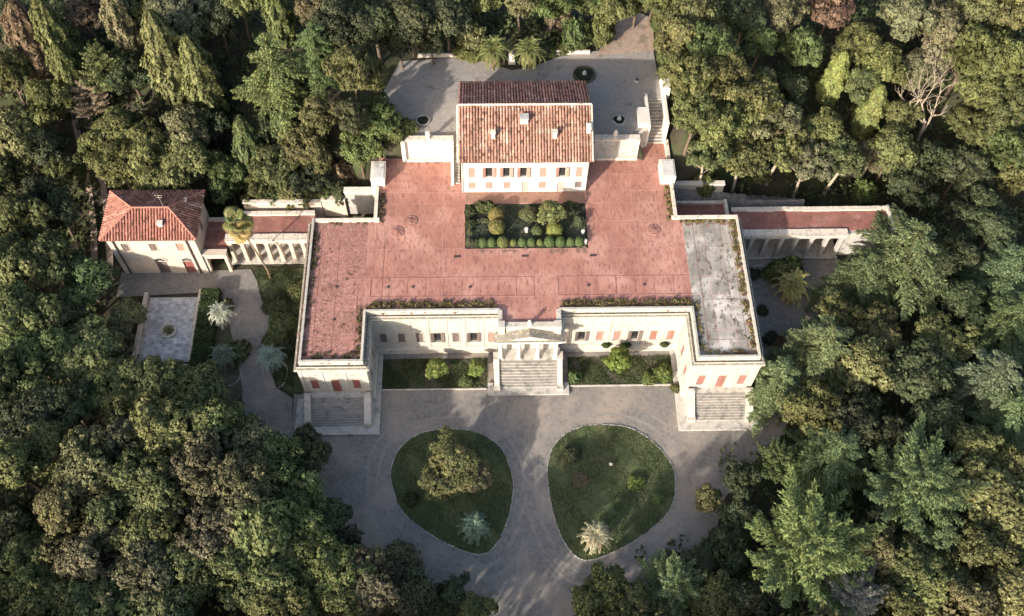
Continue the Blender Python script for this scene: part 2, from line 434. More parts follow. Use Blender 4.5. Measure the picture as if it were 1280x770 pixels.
def sweep(mb, path, prof, closed=False):
    """sweep profile [(out, z)] along a plan path; outward = right of travel"""
    n = len(path); dirs = []
    for i in range(n if closed else n-1):
        a, b = path[i], path[(i+1) % n]; L = math.hypot(b[0]-a[0], b[1]-a[1]); dirs.append(((b[0]-a[0])/L, (b[1]-a[1])/L))
    offs = []
    for i in range(n):
        d0 = dirs[(i-1) % len(dirs)] if (closed or i > 0) else dirs[0]
        d1 = dirs[i % len(dirs)] if (closed or i < n-1) else dirs[-1]
        n0, n1 = (d0[1], -d0[0]), (d1[1], -d1[0])
        k = 1 + n0[0]*n1[0] + n0[1]*n1[1]
        offs.append(((n0[0]+n1[0])/k, (n0[1]+n1[1])/k))
    i0 = len(mb.v); m = len(prof)
    for (x, y), (ox, oy) in zip(path, offs):
        for o, z in prof: mb.v.append((x+ox*o, y+oy*o, z))
    for i in range(n if closed else n-1):
        for j in range(m-1):
            a = i0+i*m+j; b = i0+((i+1) % n)*m+j
            mb.f.append((a, b, b+1, a+1)); mb.t.append(1.0)
    if not closed:
        mb.f.append(tuple(i0+j for j in range(m))); mb.t.append(1.0)
        mb.f.append(tuple(i0+(n-1)*m+j for j in reversed(range(m)))); mb.t.append(1.0)

def stair_steps(parent, x0, x1, yt, zt, yb, zb, n, m='step', along='y'):
    me = None; run = abs(yt-yb)/n; rise = (zt-zb)/n; sg = 1 if yt > yb else -1
    b = MB(); b.box(-(x1-x0)/2, (x1-x0)/2, 0, sg*(run+.04), -rise, -.04, 1.15); b.box(-(x1-x0)/2, (x1-x0)/2, -.05*sg, sg*(run+.04), -.04, 0, .66)  # tint paints sunlit risers lighter and dim, dirty treads darker
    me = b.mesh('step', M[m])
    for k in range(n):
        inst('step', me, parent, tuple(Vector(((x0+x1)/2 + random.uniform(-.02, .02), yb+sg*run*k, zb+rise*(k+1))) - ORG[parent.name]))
    # solid fill below
    c = MB()
    for k in range(1, n):
        ya, yb_ = sorted((yb+sg*(run*k+.05), yt)); c.box(x0+.02, x1-.02, ya, yb_, zb+rise*(k-1)-.001, zb+rise*k-.004)
    c.build('stair_core', M[m], parent)

def tiles(mb, O, u, s, width, length, inside=None, pitch=.375, row=.42, r=.15, jit=.02, seg=4):
    """barrel tiles on the slope O + a*u + b*s"""
    O, u, s = Vector(O), Vector(u).normalized(), Vector(s).normalized(); n = u.cross(s).normalized()
    nc, nr = int(width/pitch), int(length/row + .999)
    p2 = width/nc; rr = length/nr
    for i in range(nc):
        a = (i+.5)*p2; ct = random.uniform(.72, 1.22)
        for j in range(nr):
            b0 = j*rr - .03; b1 = (j+1)*rr + .05
            if inside and not inside(a, (b0+b1)/2): continue
            t = ct*random.uniform(.8, 1.15) if random.random() > .1 else random.uniform(.4, .65)
            if random.random() < .04: t *= 1.35
            da = random.uniform(-jit, jit); ra, rb = r*1.08, r*.88
            i0 = len(mb.v)
            for bb, rd, lift in ((b0, ra, .05), (b1, rb, .0)):
                for k in range(seg+1):
                    th = math.pi*k/seg
                    p = O + u*(a+da+rd*math.cos(th)) + s*bb + n*(rd*.9*math.sin(th)+lift)
                    mb.v.append(tuple(p))
            for k in range(seg):
                q = i0+k; mb.f.append((q+1, q, q+seg+1, q+seg+2)); mb.t.append(t)
            mb.f.append(tuple(i0+k for k in range(seg+1))); mb.t.append(t*.6)

# ------------------------------------------------------------------ gallery building
T = 9.6
G = thing('gallery_building', 'long cream neoclassical gallery with two forward wings, a columned centre and a pink roof terrace', 'gallery', (0, 10, 0))
XO, XI, YR = 28.0, 19.65, 6.5
ow = [-18.4, -16.1, -13.8, -11.5, -9.2, -6.9, -4.62]
oe = [4.62, 6.9, 9.2, 11.4, 13.7, 16.1, 18.3]
mb = MB()
wz, wt, ww = 2.75, 5.05, .86
# wing fronts
for s in (-1, 1):
    x0 = -XO if s < 0 else XI
    cx = [x0 + 1.62, x0 + 4.17, x0 + 6.72]
    holes = [(1.62-.45, 1.62+.45, 3.5, 5.9), (4.17-.5, 4.17+.5, 2.45, 5.85), (6.72-.45, 6.72+.45, 3.5, 5.9)]
    wall(mb, (x0, -.35), (1, 0), XO-XI, 0, 9.3, holes)
    # inner side, two windows
    if s < 0: wall(mb, (-XI, -.35), (0, 1), 6.85, 0, 9.3, [(1.4, 2.26, wz, wt), (4.2, 5.06, wz, wt)])
    else: wall(mb, (XI, YR), (0, -1), 6.85, 0, 9.3, [(1.8, 2.66, wz, wt), (4.6, 5.46, wz, wt)])
wall(mb, (-XI, YR), (1, 0), XI-3.9, 0, 9.3, [(x+XI-ww/2, x+XI+ww/2, wz, wt) for x in ow])
wall(mb, (3.9, YR), (1, 0), XI-3.9, 0, 9.3, [(x-3.9-ww/2, x-3.9+ww/2, wz, wt) for x in oe])
wall(mb, (-XO, 20.6), (0, -1), 20.95, 0, 9.3, [(k*2.6+1.2, k*2.6+2.06, wz, wt) for k in range(7)])
wall(mb, (XO, -.35), (0, 1), 20.95, 0, 9.3, [(k*2.6+1.2, k*2.6+2.06, wz, wt) for k in range(7)])
mb.face([(19.5, 20.6, 0), (-XO, 20.6, 0), (-XO, 20.6, 9.3), (19.5, 20.6, 9.3)])
mb.face([(XO, 20.6, 0), (19.5, 20.6, 0), (19.5, 20.6, 9.3), (XO, 20.6, 9.3)])
mb.face([(-19.5, 31.2, 0), (-19.5, 20.6, 0), (-19.5, 20.6, 9.5), (-19.5, 31.2, 9.5)])
mb.face([(19.5, 20.6, 0), (19.5, 33.5, 0), (19.5, 33.5, 9.5), (19.5, 20.6, 9.5)])
mb.build('wall', M['plaster'], G)
# string of windows
for k, x in enumerate(ow):
    st = 'open' if k in (3, 5) else 'closed'
    window(G, x, YR, wz, ww, wt-wz, 0, st, 'shuttergrey' if k < 6 else 'shutterpale', label='half open window with shutters greyed in colour for shade' if st == 'open' else None)  # left row: shade put into the red-brown shutters as a grey colour
for k, x in enumerate(oe):
    st = 'open' if k in (1, 4) else 'closed'
    window(G, x, YR, wz, ww, wt-wz, 0, st, 'shuttergrey' if st == 'open' or k == 0 else ('shutter' if k > 4 else 'shutterpale'))
for s in (-1, 1):
    x0 = -XO if s < 0 else XI
    c = 'shuttergrey' if s < 0 else 'shutter'
    window(G, x0+1.62, -.35, 3.5, .9, 2.4, 0, 'closed', 'door' if s < 0 else 'shutter')
    window(G, x0+6.72, -.35, 3.5, .9, 2.4, 0, 'closed', 'door' if s < 0 else 'shutter')
    door(G, x0+4.17, -.35, 2.45, 1.0, 3.4, 0, 'door' if s < 0 else 'shutter', label='dark red door of the shaded west wing' if s < 0 else 'terracotta door of the sunlit east wing')
for y in (1.48, 4.28): window(G, -XI, y, wz, ww, wt-wz, math.pi/2, 'closed', 'shuttergrey')  # left wing shutters carry the same painted shade
for y in (YR-2.23, YR-5.03): window(G, XI, y, wz, ww, wt-wz, -math.pi/2, 'closed', 'shutter')
for k in range(7):
    window(G, -XO, 20.6-(k*2.6+1.63), wz, ww, wt-wz, -math.pi/2, 'closed', 'shuttergrey')
    window(G, XO, -.35+(k*2.6+1.63), wz, ww, wt-wz, math.pi/2, 'closed', 'shutter')
# pilaster strips and panels over the windows
pm = MB(); pm.box(-.17, .17, -.07, .02, 1.45, 8.3); pm.box(-.23, .23, -.11, .02, 7.95, 8.3); pm.box(-.22, .22, -.1, .02, 1.45, 1.8)
pme = pm.mesh('pilaster', M['plaster'])
for x in [q-1.15 for q in ow] + [q-1.15 for q in oe[1:]] + [oe[-1]+1.1]:
    if abs(x) > 3.95: inst('pilaster', pme, G, tuple(Vector((x, YR, 0))-ORG[G.name]))
for s in (-1, 1):
    x0 = -XO if s < 0 else XI
    for dx in (.25, 2.75, 5.55, 8.1): inst('pilaster', pme, G, tuple(Vector((x0+dx, -.35, 0))-ORG[G.name]))
    xx, rz = (-XI, math.pi/2) if s < 0 else (XI, -math.pi/2)
    for y in (.15, 2.9, 5.9): inst('pilaster', pme, G, tuple(Vector((xx, y, 0))-ORG[G.name]), rz)
lm = MB(); lm.box(-.55, .55, -.05, .02, 6.75, 6.95)
lme = lm.mesh('lintel_panel', M['greywall'])
for x in ow+oe: inst('lintel_panel', lme, G, tuple(Vector((x, YR, 0))-ORG[G.name]))
for s in (-1, 1):
    for dx in (1.62, 4.17, 6.72): inst('lintel_panel', lme, G, tuple(Vector(((-XO if s < 0 else XI)+dx, -.35, .25))-ORG[G.name]))
# plinth
pl = MB()
prof = [(0, 1.48), (.16, 1.48), (.20, 1.40), (.20, 1.25), (.30, 1.15), (.30, 0)]
sweep(pl, [(-XO, 20.6), (-XO, -.35), (-XO+.5, -.35)], prof)
sweep(pl, [(-XI-.5, -.35), (-XI, -.35), (-XI, YR), (-3.95, YR)], prof)
sweep(pl, [(3.95, YR), (XI, YR), (XI, -.35), (XI+.5, -.35)], prof)
sweep(pl, [(XO-.5, -.35), (XO, -.35), (XO, 20.6)], prof)
pl.build('plinth', M['plinth'], G)
# cornice with blocking course
cp = MB()
cprof = [(-.30, T-.02), (-.30, 9.98), (-.02, 10.0), (.0, 9.16), (.02, 9.06), (.62, 8.98), (.64, 8.72), (.54, 8.55), (.46, 8.3), (.36, 8.22), (.36, 7.95)]
path = [(-27.65, 20.9), (-27.65, 0.0), (-20.0, 0.0), (-20.0, 6.85), (-3.62, 6.85)]
sweep(cp, [(x, y) for x, y in path], cprof)
cp.build('cornice', M['cornice'], G)
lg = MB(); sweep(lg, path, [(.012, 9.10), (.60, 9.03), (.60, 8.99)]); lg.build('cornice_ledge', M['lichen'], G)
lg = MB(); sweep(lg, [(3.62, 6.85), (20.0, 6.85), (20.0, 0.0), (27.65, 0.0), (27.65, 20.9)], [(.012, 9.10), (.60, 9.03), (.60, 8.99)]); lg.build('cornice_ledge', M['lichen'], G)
cp = MB(); sweep(cp, [(3.62, 6.85), (20.0, 6.85), (20.0, 0.0), (27.65, 0.0), (27.65, 20.9)], cprof)
cp.build('cornice', M['cornice'], G)
# low copings round the rear
for r_ in [(-27.65, -19.0, 20.45, 20.95, 9.3, 9.9), (19.0, 27.65, 20.45, 20.95, 9.3, 9.9), (-19.75, -19.3, 20.96, 26.0, 9.3, 9.9), (19.3, 19.75, 20.96, 26.2, 9.3, 9.9), (19.3, 19.7, 29.4, 33.2, 9.3, 10.5)]:
    cc = MB(); cc.box(*r_); cc.build('coping', M['coping'], G)
# centre block: attic, pediment, columns, porch
cb = MB()
cb.box(-3.9, 3.9, 5.6, 7.6, 0, 9.5)
cb.build('porch_back_wall', M['plaster'], G)
ab = MB()
ab.box(-3.6, 3.6, 4.6, 5.15, 8.0, 9.75); ab.box(-3.72, 3.72, 4.5, 5.2, 9.75, 9.9)
for x in (-3.45, 3.45): ab.box(x-.42, x+.42, 4.35, 5.25, 8.0, 10.15)
for s in (-1, 1): ab.box(s*3.6-.28, s*3.6+.28, 5.15, 6.9, 8.0, 10.0)
ab.build('attic', M['cornice'], G)
ac = MB(); ac.lathe([(.3, 9.9), (.32, 10.1), (.16, 10.2), (.26, 10.45), (.2, 10.7), (.06, 10.85)], 0, 4.85, 8)
ac.build('acroterion', M['coping'], G)
en = MB()
en.box(-4.05, 4.05, 3.75, 6.5, 6.9, 7.55); en.box(-4.35, 4.35, 3.45, 6.5, 7.55, 7.8)
en.build('entablature', M['white'], G)
pd = MB()
def gable(x, z0, zp, y0, y1):
    i = len(pd.v); pd.v += [(-x, y0, z0), (x, y0, z0), (0, y0, zp), (-x, y1, z0), (x, y1, z0), (0, y1, zp)]
    pd.f += [(i, i+1, i+2), (i+3, i+5, i+4), (i, i+2, i+5, i+3), (i+1, i+4, i+5, i+2), (i, i+3, i+4, i+1)]; pd.t += [1]*5
gable(3.9, 7.8, 9.0, 3.72, 4.6)
pd.build('pediment', M['white'], G)
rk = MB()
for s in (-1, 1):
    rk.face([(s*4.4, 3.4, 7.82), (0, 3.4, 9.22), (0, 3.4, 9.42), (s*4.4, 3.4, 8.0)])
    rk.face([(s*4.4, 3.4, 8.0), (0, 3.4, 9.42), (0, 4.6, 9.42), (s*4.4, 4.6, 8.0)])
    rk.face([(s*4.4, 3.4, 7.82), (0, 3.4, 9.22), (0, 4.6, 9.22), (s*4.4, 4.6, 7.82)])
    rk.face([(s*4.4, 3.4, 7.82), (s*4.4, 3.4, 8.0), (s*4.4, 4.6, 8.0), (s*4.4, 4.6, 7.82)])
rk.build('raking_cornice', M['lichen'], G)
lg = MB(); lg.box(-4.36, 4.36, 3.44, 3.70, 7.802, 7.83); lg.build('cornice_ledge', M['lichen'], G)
cl = MB(); cl.box(-.34, .34, -.34, .34, 0, .2); cl.lathe([(.31, .2), (.32, .35), (.27, .45), (.27, 2.0), (.23, 4.2), (.31, 4.35)], n=14); cl.box(-.34, .34, -.34, .34, 4.35, 4.6)
cm = cl.mesh('column', M['white'])
for x in (-3.5, -1.2, 1.2, 3.5): inst('column', cm, G, tuple(Vector((x, 4.25, 2.3))-ORG[G.name]))
pf = MB(); pf.box(-4.1, 4.1, 3.8, 5.62, 0, 2.3); pf.build('porch_floor', M['step'], G)
for x in (-2.35, 0, 2.35):
    door(G, x, 5.6, 2.3, 1.05, 3.1, 0, 'doorpale', fm='white')
for s in (-1, 1):
    st = MB(); pts = [(s*4.35, .85, 0), (s*3.7, .85, 0), (s*3.7, .85, .75), (s*4.35, .85, .75), (s*4.35, 3.8, 0), (s*3.7, 3.8, 0), (s*3.7, 3.8, 2.75), (s*4.35, 3.8, 2.75)]
    i = len(st.v); st.v += pts; st.f += [(i, i+1, i+2, i+3), (i+3, i+2, i+6, i+7), (i, i+3, i+7, i+4), (i+1, i+5, i+6, i+2), (i+4, i+7, i+6, i+5)]; st.t += [1]*5
    st.box(min(s*4.45, s*3.6), max(s*4.45, s*3.6), .45, 1.0, 0, .85)
    st.box(min(s*4.45, s*3.65), max(s*4.45, s*3.65), 3.81, 4.9, 0, 2.75)
    st.build('stair_cheek', M['plinth'], G)
pb = MB(); pb.box(-5.2, 5.2, 0, 1.2, 0, .32); pb.box(4.5, 5.2, 1.2, 1.7, 0, .32); pb.box(-5.2, -4.5, 1.2, 1.7, 0, .32); pb.build('stair_landing', M['step'], G)
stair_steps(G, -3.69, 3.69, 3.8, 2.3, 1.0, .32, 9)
# wing stairs
for s in (-1, 1):
    x0, x1 = (20.75, 27.2) if s > 0 else (-27.2, -20.6)
    cA, cB = (19.9, 28.1) if s > 0 else (-28.0, -19.75)
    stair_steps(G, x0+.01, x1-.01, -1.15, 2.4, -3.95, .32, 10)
    lp = MB(); lp.box(x0-.8, x1+.8, -1.14, -.36, .33, 2.4); lp.build('landing', M['step'], G)
    for a, b in ((cA, x0), (x1, cB)):
        ck = MB(); i = 0
        ck.v += [(a, -4.1, .3), (b, -4.1, .3), (b, -4.1, .95), (a, -4.1, .95), (a, -.66, .3), (b, -.66, .3), (b, -1.0, 2.9), (a, -1.0, 2.9), (b, -.66, 2.9), (a, -.66, 2.9)]
        ck.f += [(i, i+1, i+2, i+3), (i+3, i+2, i+6, i+7), (i, i+3, i+7, i+9, i+4), (i+1, i+5, i+8, i+6, i+2), (i+7, i+6, i+8, i+9)]; ck.t += [1]*5
        ck.box(a-.06, b+.06, -4.2, -3.6, .3, 1.12)
        ck.build('stair_cheek', M['plinth'], G)
    ba = MB(); ba.prism([(18.75*s, -5.2), (29.3*s, -5.2), (29.3*s, -.2), (28.3*s, -.2), (28.3*s, -.66), (18.75*s, -.66)][::s], 0, .31); ba.prism([(18.75*s, -.66), (19.34*s, -.66), (19.34*s, 6.2), (18.75*s, 6.2)][::s], 0, .3)
    ba.build('stair_landing', M['step'], G)
# window boxes of plants under three windows are separate things (further down)

# roof terrace slabs
def in_rect(x, y, r): return r[0] < x < r[1] and r[2] < y < r[3]
XS = [-27.3, -25.2, -22.9, -20.35, -19.2, -17, -13.9, -10.8, -7.9, -4.75, -1.6, 1.6, 4.75, 7.9, 11, 14.1, 17.2, 19.2, 20.35, 22.9, 25.2, 27.3]
YS = [.35, 4.0, 7.2, 9.0, 11.75, 16.2, 20.4, 23.3, 25.2, 28.0, 30.75, 33.2]
sub = MB()
for r in [(-27.65, 27.65, 6.9, 20.9), (-27.65, -20.1, .1, 6.9), (20.1, 27.65, .1, 6.9), (-19.5, 19.5, 23.3, 31.1), (-19.5, -7.9, 20.9, 23.3), (7.9, 19.5, 20.9, 23.3), (15.5, 19.5, 31.1, 33.5), (-3.6, 3.6, 5.2, 6.9)]:
    r = list(r)
    if r[2] == 6.9 and r[3] == 20.9:
        sub.box(-27.65, 27.65, 6.9, 16.2, 9.2, 9.588); sub.box(-27.65, -7.9, 16.2, 20.9, 9.2, 9.588); sub.box(7.9, 27.65, 16.2, 20.9, 9.2, 9.588)
    else: sub.box(*r, 9.2, 9.588)
sub.build('terrace_bed', M['joint'], G)
slabc = 0
for i in range(len(XS)-1):
    for j in range(len(YS)-1):
        x0, x1, y0, y1 = XS[i], XS[i+1], YS[j], YS[j+1]; cx, cy = (x0+x1)/2, (y0+y1)/2
        ok = (abs(cx) < 27.3 and 7.2 < cy < 20.4) or (20.3 < abs(cx) < 27.3 and cy < 7.2) or (abs(cx) < 19.2 and cy > 20.4 and cy < 30.75) or (15.5 < cx < 19.2 and cy > 30)
        if in_rect(cx, cy, (-7.9, 7.9, 16.2, 23.3)) or (abs(cx) < 8.3 and cy > 25.2): ok = False
        if not ok: continue
        if in_rect(cx, cy, (-8, 8, 23.3, 25.2)): m = 'brick'
        elif cx > 20.3: m = 'concrete'
        elif cx < -19 or (cx < -9 and cy > 16) or cy < 9: m = 'pinkworn' if (cx < -20) else 'pink'
        else: m = 'pink'
        g = .028; b = MB()
        if x0 == -7.9 and 0: pass
        b.box(x0+g, x1-g, y0+g, y1-g, 9.5, 9.6 + random.uniform(-.008, .008)); b.build('floor_slab', M[m], G, origin=(cx, cy, 9.6)); slabc += 1
b = MB(); b.box(-3.3, 3.3, 5.25, 7.17, 9.5, 9.6); b.build('floor_slab', M['pink'], G, origin=(0, 6, 9.6))
gt = MB()
for r in [(-27.1+.0, -27.65+.9, .6, 20.4)]: pass

# dark tarred joint lines and grates
jl = MB()
for x0, x1, y0, y1 in [(-19.6, .7, 11.9, 11.95), (-19.6, .7, 9.15, 9.2), (-19.65, -19.6, 9.15, 11.95), (.7, .75, 9.15, 11.95), (3.75, 20.4, 11.9, 11.95), (3.75, 3.8, 9.15, 11.95), (3.75, 20.4, 9.15, 9.2),
                      (21.6, 21.66, .9, 20), (26.3, 26.35, .9, 20), (21.6, 26.3, 8.3, 8.35), (21.6, 26.3, 2.6, 2.65), (-26.2, -26.15, .9, 20), (-23.9, -23.85, .9, 18), (-21.2, -21.15, .9, 11), (-26.2, -21, 1.6, 1.65), (-18.2, -18.15, 8, 19)]:
    jl.box(x0, x1, y0, y1, 9.6, 9.613)
for k in range(9): jl.box(-19.6+2.26*k, -19.57+2.26*k, 9.2, 11.9, 9.6, 9.612)
for k in range(7): jl.box(3.8+2.4*k, 3.83+2.4*k, 9.2, 11.9, 9.6, 9.612)
jl.build('tar_joints', M['crack'], G)
gr = MB(); gr.box(-.42, .42, -.14, .14, 0, .03)
for k in range(6): gr.box(-.38+k*.14, -.32+k*.14, -.12, .12, .03, .05)
gme = gr.mesh('drain_grate', M['iron'])
for x, y in ((-8.9, 15), (-.3, 15), (8.4, 15)): inst('drain_grate', gme, G, tuple(Vector((x, y, 9.612))-ORG[G.name]))
gr = MB(); gr.lathe([(.0, 0), (.2, 0), (.2, .06), (.12, .12), (0.01, .14)], n=10); gme = gr.mesh('roof_drain', M['iron'])
for x, y in ((-23.9, 10.6), (-14.4, 10.5), (-7.3, 10.4), (7.5, 10.5), (14.5, 10.5), (-23.9, 5.9), (-17.5, 10.5)): inst('roof_drain', gme, G, tuple(Vector((x, y, 9.61))-ORG[G.name]))
rl = MB(); rl.lathe([(.85, 0), (.85, .05), (.78, .08), (.72, .05), (.4, .09), (.1, .12)], n=20)
for k in range(8):
    c, s_ = math.cos(k*math.pi/4), math.sin(k*math.pi/4); rl.tube([(c*.75, s_*.75, .07), (c*.1, s_*.1, .15)], [.03, .03], 4)
rme = rl.mesh('round_rooflight', M['pinkworn'])
for x, y in ((16.5, 18.9), (-16.6, 18.9), (-14.9, 20.6)): inst('round_rooflight', rme, G, tuple(Vector((x, y, 9.6))-ORG[G.name]))

# dirt that has washed up against the parapets
ds = MB(); rs = random.Random(3)
for (xa, ya), (xb, yb), off, n_ in [((-27.2, .6), (-27.2, 20), .5, 46), ((-27, .5), (-20.5, .5), .4, 22), ((-20.5, .5), (-20.5, 7), .4, 22), ((-19.5, 7.5), (-4, 7.5), .6, 60), ((4, 7.5), (20, 7.5), .6, 60), ((-27, 20.2), (-19.6, 20.2), .4, 18), ((27.1, .6), (27.1, 20), .45, 40), ((20.6, .6), (27, .6), .4, 22), ((20.6, 20), (27, 20), .5, 26), ((-19, 21), (-19, 25.5), .5, 16), ((19, 21), (19, 25.5), .5, 16), ((-7.9, 15.9), (7.9, 15.9), .3, 26), ((8.2, 17), (8.2, 25), .4, 14), ((-15.8, 30.4), (-9.6, 30.4), .4, 14), ((9.5, 30.3), (15, 30.3), .5, 14)]:
    for _ in range(n_):
        t = rs.random(); cx, cy = xa+(xb-xa)*t + rs.uniform(-off, off), ya+(yb-ya)*t + rs.uniform(-off, off)
        r = rs.uniform(.1, .36); k = 9; st_ = rs.uniform(.6, 1.6)
        pts = [(cx + r*st_*math.cos(6.283*q/k)*(1+.45*rs.uniform(-1, 1)), cy + r/st_*math.sin(6.283*q/k)*(1+.45*rs.uniform(-1, 1)), 9.6145+rs.uniform(0, .002)) for q in range(k)]
        ds.face(pts)
ds.build('dirt_patches', M['dirt'], G, kind='stuff')

# ------------------------------------------------------------------ main house
H = thing('main_house', 'white two storey house with terracotta gable roof at the back of the terrace', 'house', (0, 31.4, T))
hx0, hx1, hy0, hy1, hz = -8.3, 8.05, 25.2, 37.8, 16.4
up = [(-6.95, 'closed'), (-4.75, 'open'), (-2.5, 'open'), (-.3, 'open'), (2.25, 'closed'), (4.7, 'open'), (6.9, 'closed')]
lo = [(-6.95, 0), (-4.75, 0), (-2.4, 0), (0, 1), (2.25, 0), (4.65, 1), (6.95, 2)]
mb = MB()
holes = [(x-.42-hx0, x+.42-hx0, 12.8, 14.75) for x, _ in up] + [(x-.45-hx0, x+.45-hx0, (T+.02) if d == 1 else 10.45, 11.8) for x, d in lo]
wall(mb, (hx0, hy0), (1, 0), hx1-hx0, T-.05, hz, holes)
wall(mb, (hx1, hy0), (0, 1), hy1-hy0, T-.05, hz, [(3, 3.84, 12.8, 14.75), (8, 8.84, 12.8, 14.75)])
wall(mb, (hx0, hy1), (0, -1), hy1-hy0, T-.05, hz, [(3, 3.84, 12.8, 14.75), (8, 8.84, 12.8, 14.75)])
mb.face([(hx1, hy1, T), (hx0, hy1, T), (hx0, hy1, hz), (hx1, hy1, hz)])
yr, zr = 31.5, 19.45
for x in (hx0, hx1): mb.face([(x, hy0, hz), (x, hy1, hz), (x, yr, zr-.1)])
mb.build('wall', M['white'], H)
for x, s_ in up: window(H, x, hy0, 12.8, .84, 1.95, 0, s_, 'shutterpale', fm='white')
for x, d in lo:
    if d == 1: door(H, x, hy0, T+.02, .9, 2.18, 0, 'doorpale', fm='white')
    elif d == 2: window(H, x, hy0, 10.45, .9, 1.35, 0, 'closed', 'shuttergrey', fm='white', label='grey-brown shuttered ground floor window')
    else: window(H, x, hy0, 10.45, .9, 1.35, 0, 'closed', 'shutterpale', fm='white')
for y in (28.62, 33.62): window(H, hx1, y, 12.8, .84, 1.95, math.pi/2, 'closed', 'shutterpale', fm='white')
for y in (34.38, 29.38): window(H, hx0, y, 12.8, .84, 1.95, -math.pi/2, 'closed', 'shutterpale', fm='white')
q = MB(); q.box(hx0-.05, hx1+.05, hy0-.1, hy0-.002, hz-.3, hz); q.build('eaves_cornice', M['white'], H)
for x in (hx0+.12, hx1-.12):
    dp = MB(); dp.tube([(x, hy0-.08, hz-.3), (x, hy0-.08, T)], [.06, .06], 6); dp.build('downpipe', M['plinth'], H)
ex0, ex1, ey = hx0-.3, hx1+.3, hy0-.5
zE = hz
slen = math.hypot(yr-ey, zr-zE)
rb = MB()
rb.face([(ex0, ey, zE), (ex1, ey, zE), (ex1, yr, zr), (ex0, yr, zr)]); rb.face([(ex1, 38.2, zE), (ex0, 38.2, zE), (ex0, yr, zr), (ex1, yr, zr)])
rb.face([(ex0, ey, zE-.18), (ex1, ey, zE-.18), (ex1, ey, zE), (ex0, ey, zE)]); rb.face([(ex0, ey, zE-.18), (ex1, ey, zE-.18), (ex1, hy0, zE-.02), (ex0, hy0, zE-.02)])
for x in (ex0, ex1): rb.face([(x, ey, zE-.18), (x, ey, zE), (x, yr, zr), (x, yr, zr-.18)]); rb.face([(x, 38.2, zE-.18), (x, 38.2, zE), (x, yr, zr), (x, yr, zr-.18)])
R1 = rb.build('roof', M['tilebed'], H)
ORG[R1.name] = ORG[H.name]
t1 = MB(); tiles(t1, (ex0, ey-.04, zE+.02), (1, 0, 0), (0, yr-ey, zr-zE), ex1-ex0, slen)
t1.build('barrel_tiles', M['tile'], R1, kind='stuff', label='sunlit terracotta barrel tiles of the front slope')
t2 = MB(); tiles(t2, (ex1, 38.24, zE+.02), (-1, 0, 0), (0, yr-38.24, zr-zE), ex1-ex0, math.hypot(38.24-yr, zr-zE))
t2.build('barrel_tiles', M['tileshade'], R1, kind='stuff', label='shade-coloured barrel tiles of the back slope')
rd = MB()
for k in range(44):
    x = ex0 + (ex1-ex0)*k/44; rd.tube([(x-.02, yr, zr+.06), (x+(ex1-ex0)/44+.03, yr, zr+.05)], [.17, .14], 8)
rd.build('ridge_tiles', M['coping'], R1, kind='stuff')
vg = MB()
for x in (ex0-.04, ex1+.04):
    for k in range(15):
        f0, f1 = k/15, (k+1)/15; vg.tube([(x, ey+(yr-ey)*f0, zE+(zr-zE)*f0+.03), (x, ey+(yr-ey)*f1, zE+(zr-zE)*f1+.02)], [.17, .14], 6)
vg.build('verge_tiles', M['coping'], R1, kind='stuff')
def chimney(x, y, w, d, h, m, label):
    z = zE + (zr-zE)*(y-ey)/(yr-ey); c = MB()
    c.box(x-w/2, x+w/2, y-d/2, y+d/2, z-.5, z+h); c.box(x-w/2-.08, x+w/2+.08, y-d/2-.08, y+d/2+.08, z+h, z+h+.1)
    o = c.build('chimney', M[m], R1, label=label)
    c = MB(); c.box(x-w*.3, x+w*.3, y-d*.3, y+d*.3, z+h+.1, z+h+.3); ORG[o.name] = ORG[R1.name]
chimney(-4.2, 27.6, .5, .5, 1.1, 'coping', 'small pale chimney on the left of the front slope')
chimney(3.6, 27.6, .5, .5, 1.1, 'coping', 'small pale chimney on the right of the front slope')
chimney(-.25, 29.5, 1.0, .8, .9, 'greywall', 'wide grey chimney near the ridge')
chimney(7.9, 28.4, .5, .9, .7, 'white', 'white chimney at the right edge of the roof')

# terrace garden base
sheet('garden_bed', [(-7.9, 16.2), (7.9, 16.2), (7.9, 23.3), (-7.9, 23.3)], 9.45, M['soil'], kind='structure')

# ------------------------------------------------------------------ retaining walls, stairs, little pavilions
RW = thing('retaining_wall', 'bright white retaining wall left of the main house with one urn above', 'wall', (-12.6, 31, T))
b = MB(); b.box(-16.0, -9.5, 30.75, 31.4, T-.1, 13.35); b.box(-16.3, -15.8, 30.3, 31.8, T-.1, 13.6); b.build('wall', M['white'], RW)
b = MB(); b.box(-16.1, -9.4, 30.62, 31.5, 13.35, 13.6); b.build('coping', M['coping'], RW)
b = MB(); b.box(-16.0, -9.5, 30.3, 30.74, T-.02, T+.35); b.build('bench_ledge', M['coping'], RW)
RW2 = thing('retaining_wall', 'stained grey retaining wall right of the main house with one urn above', 'wall', (12.3, 31, T))
for k in range(4):
    b = MB(); b.box(9.3+k*1.5, 9.3+(k+1)*1.5-.03, 30.75+random.uniform(0, .03), 31.4, T-.1, 13.3); b.build('wall_panel', M['greywall'], RW2)
b = MB(); b.box(9.2, 15.3, 30.62, 31.5, 13.31, 13.58); b.build('coping', M['coping'], RW2)
b = MB(); b.box(9.3, 15.3, 30.35, 30.73, T-.02, T+.4); b.build('bench_ledge', M['coping'], RW2)
CW = thing('curved_wall', 'curved pale wall sweeping up beside the garden stair', 'wall', (16.2, 32.4, T))
b = MB(); pts = [(15.3, 30.7), (15.45, 31.5), (15.9, 32.2), (16.6, 32.7)]
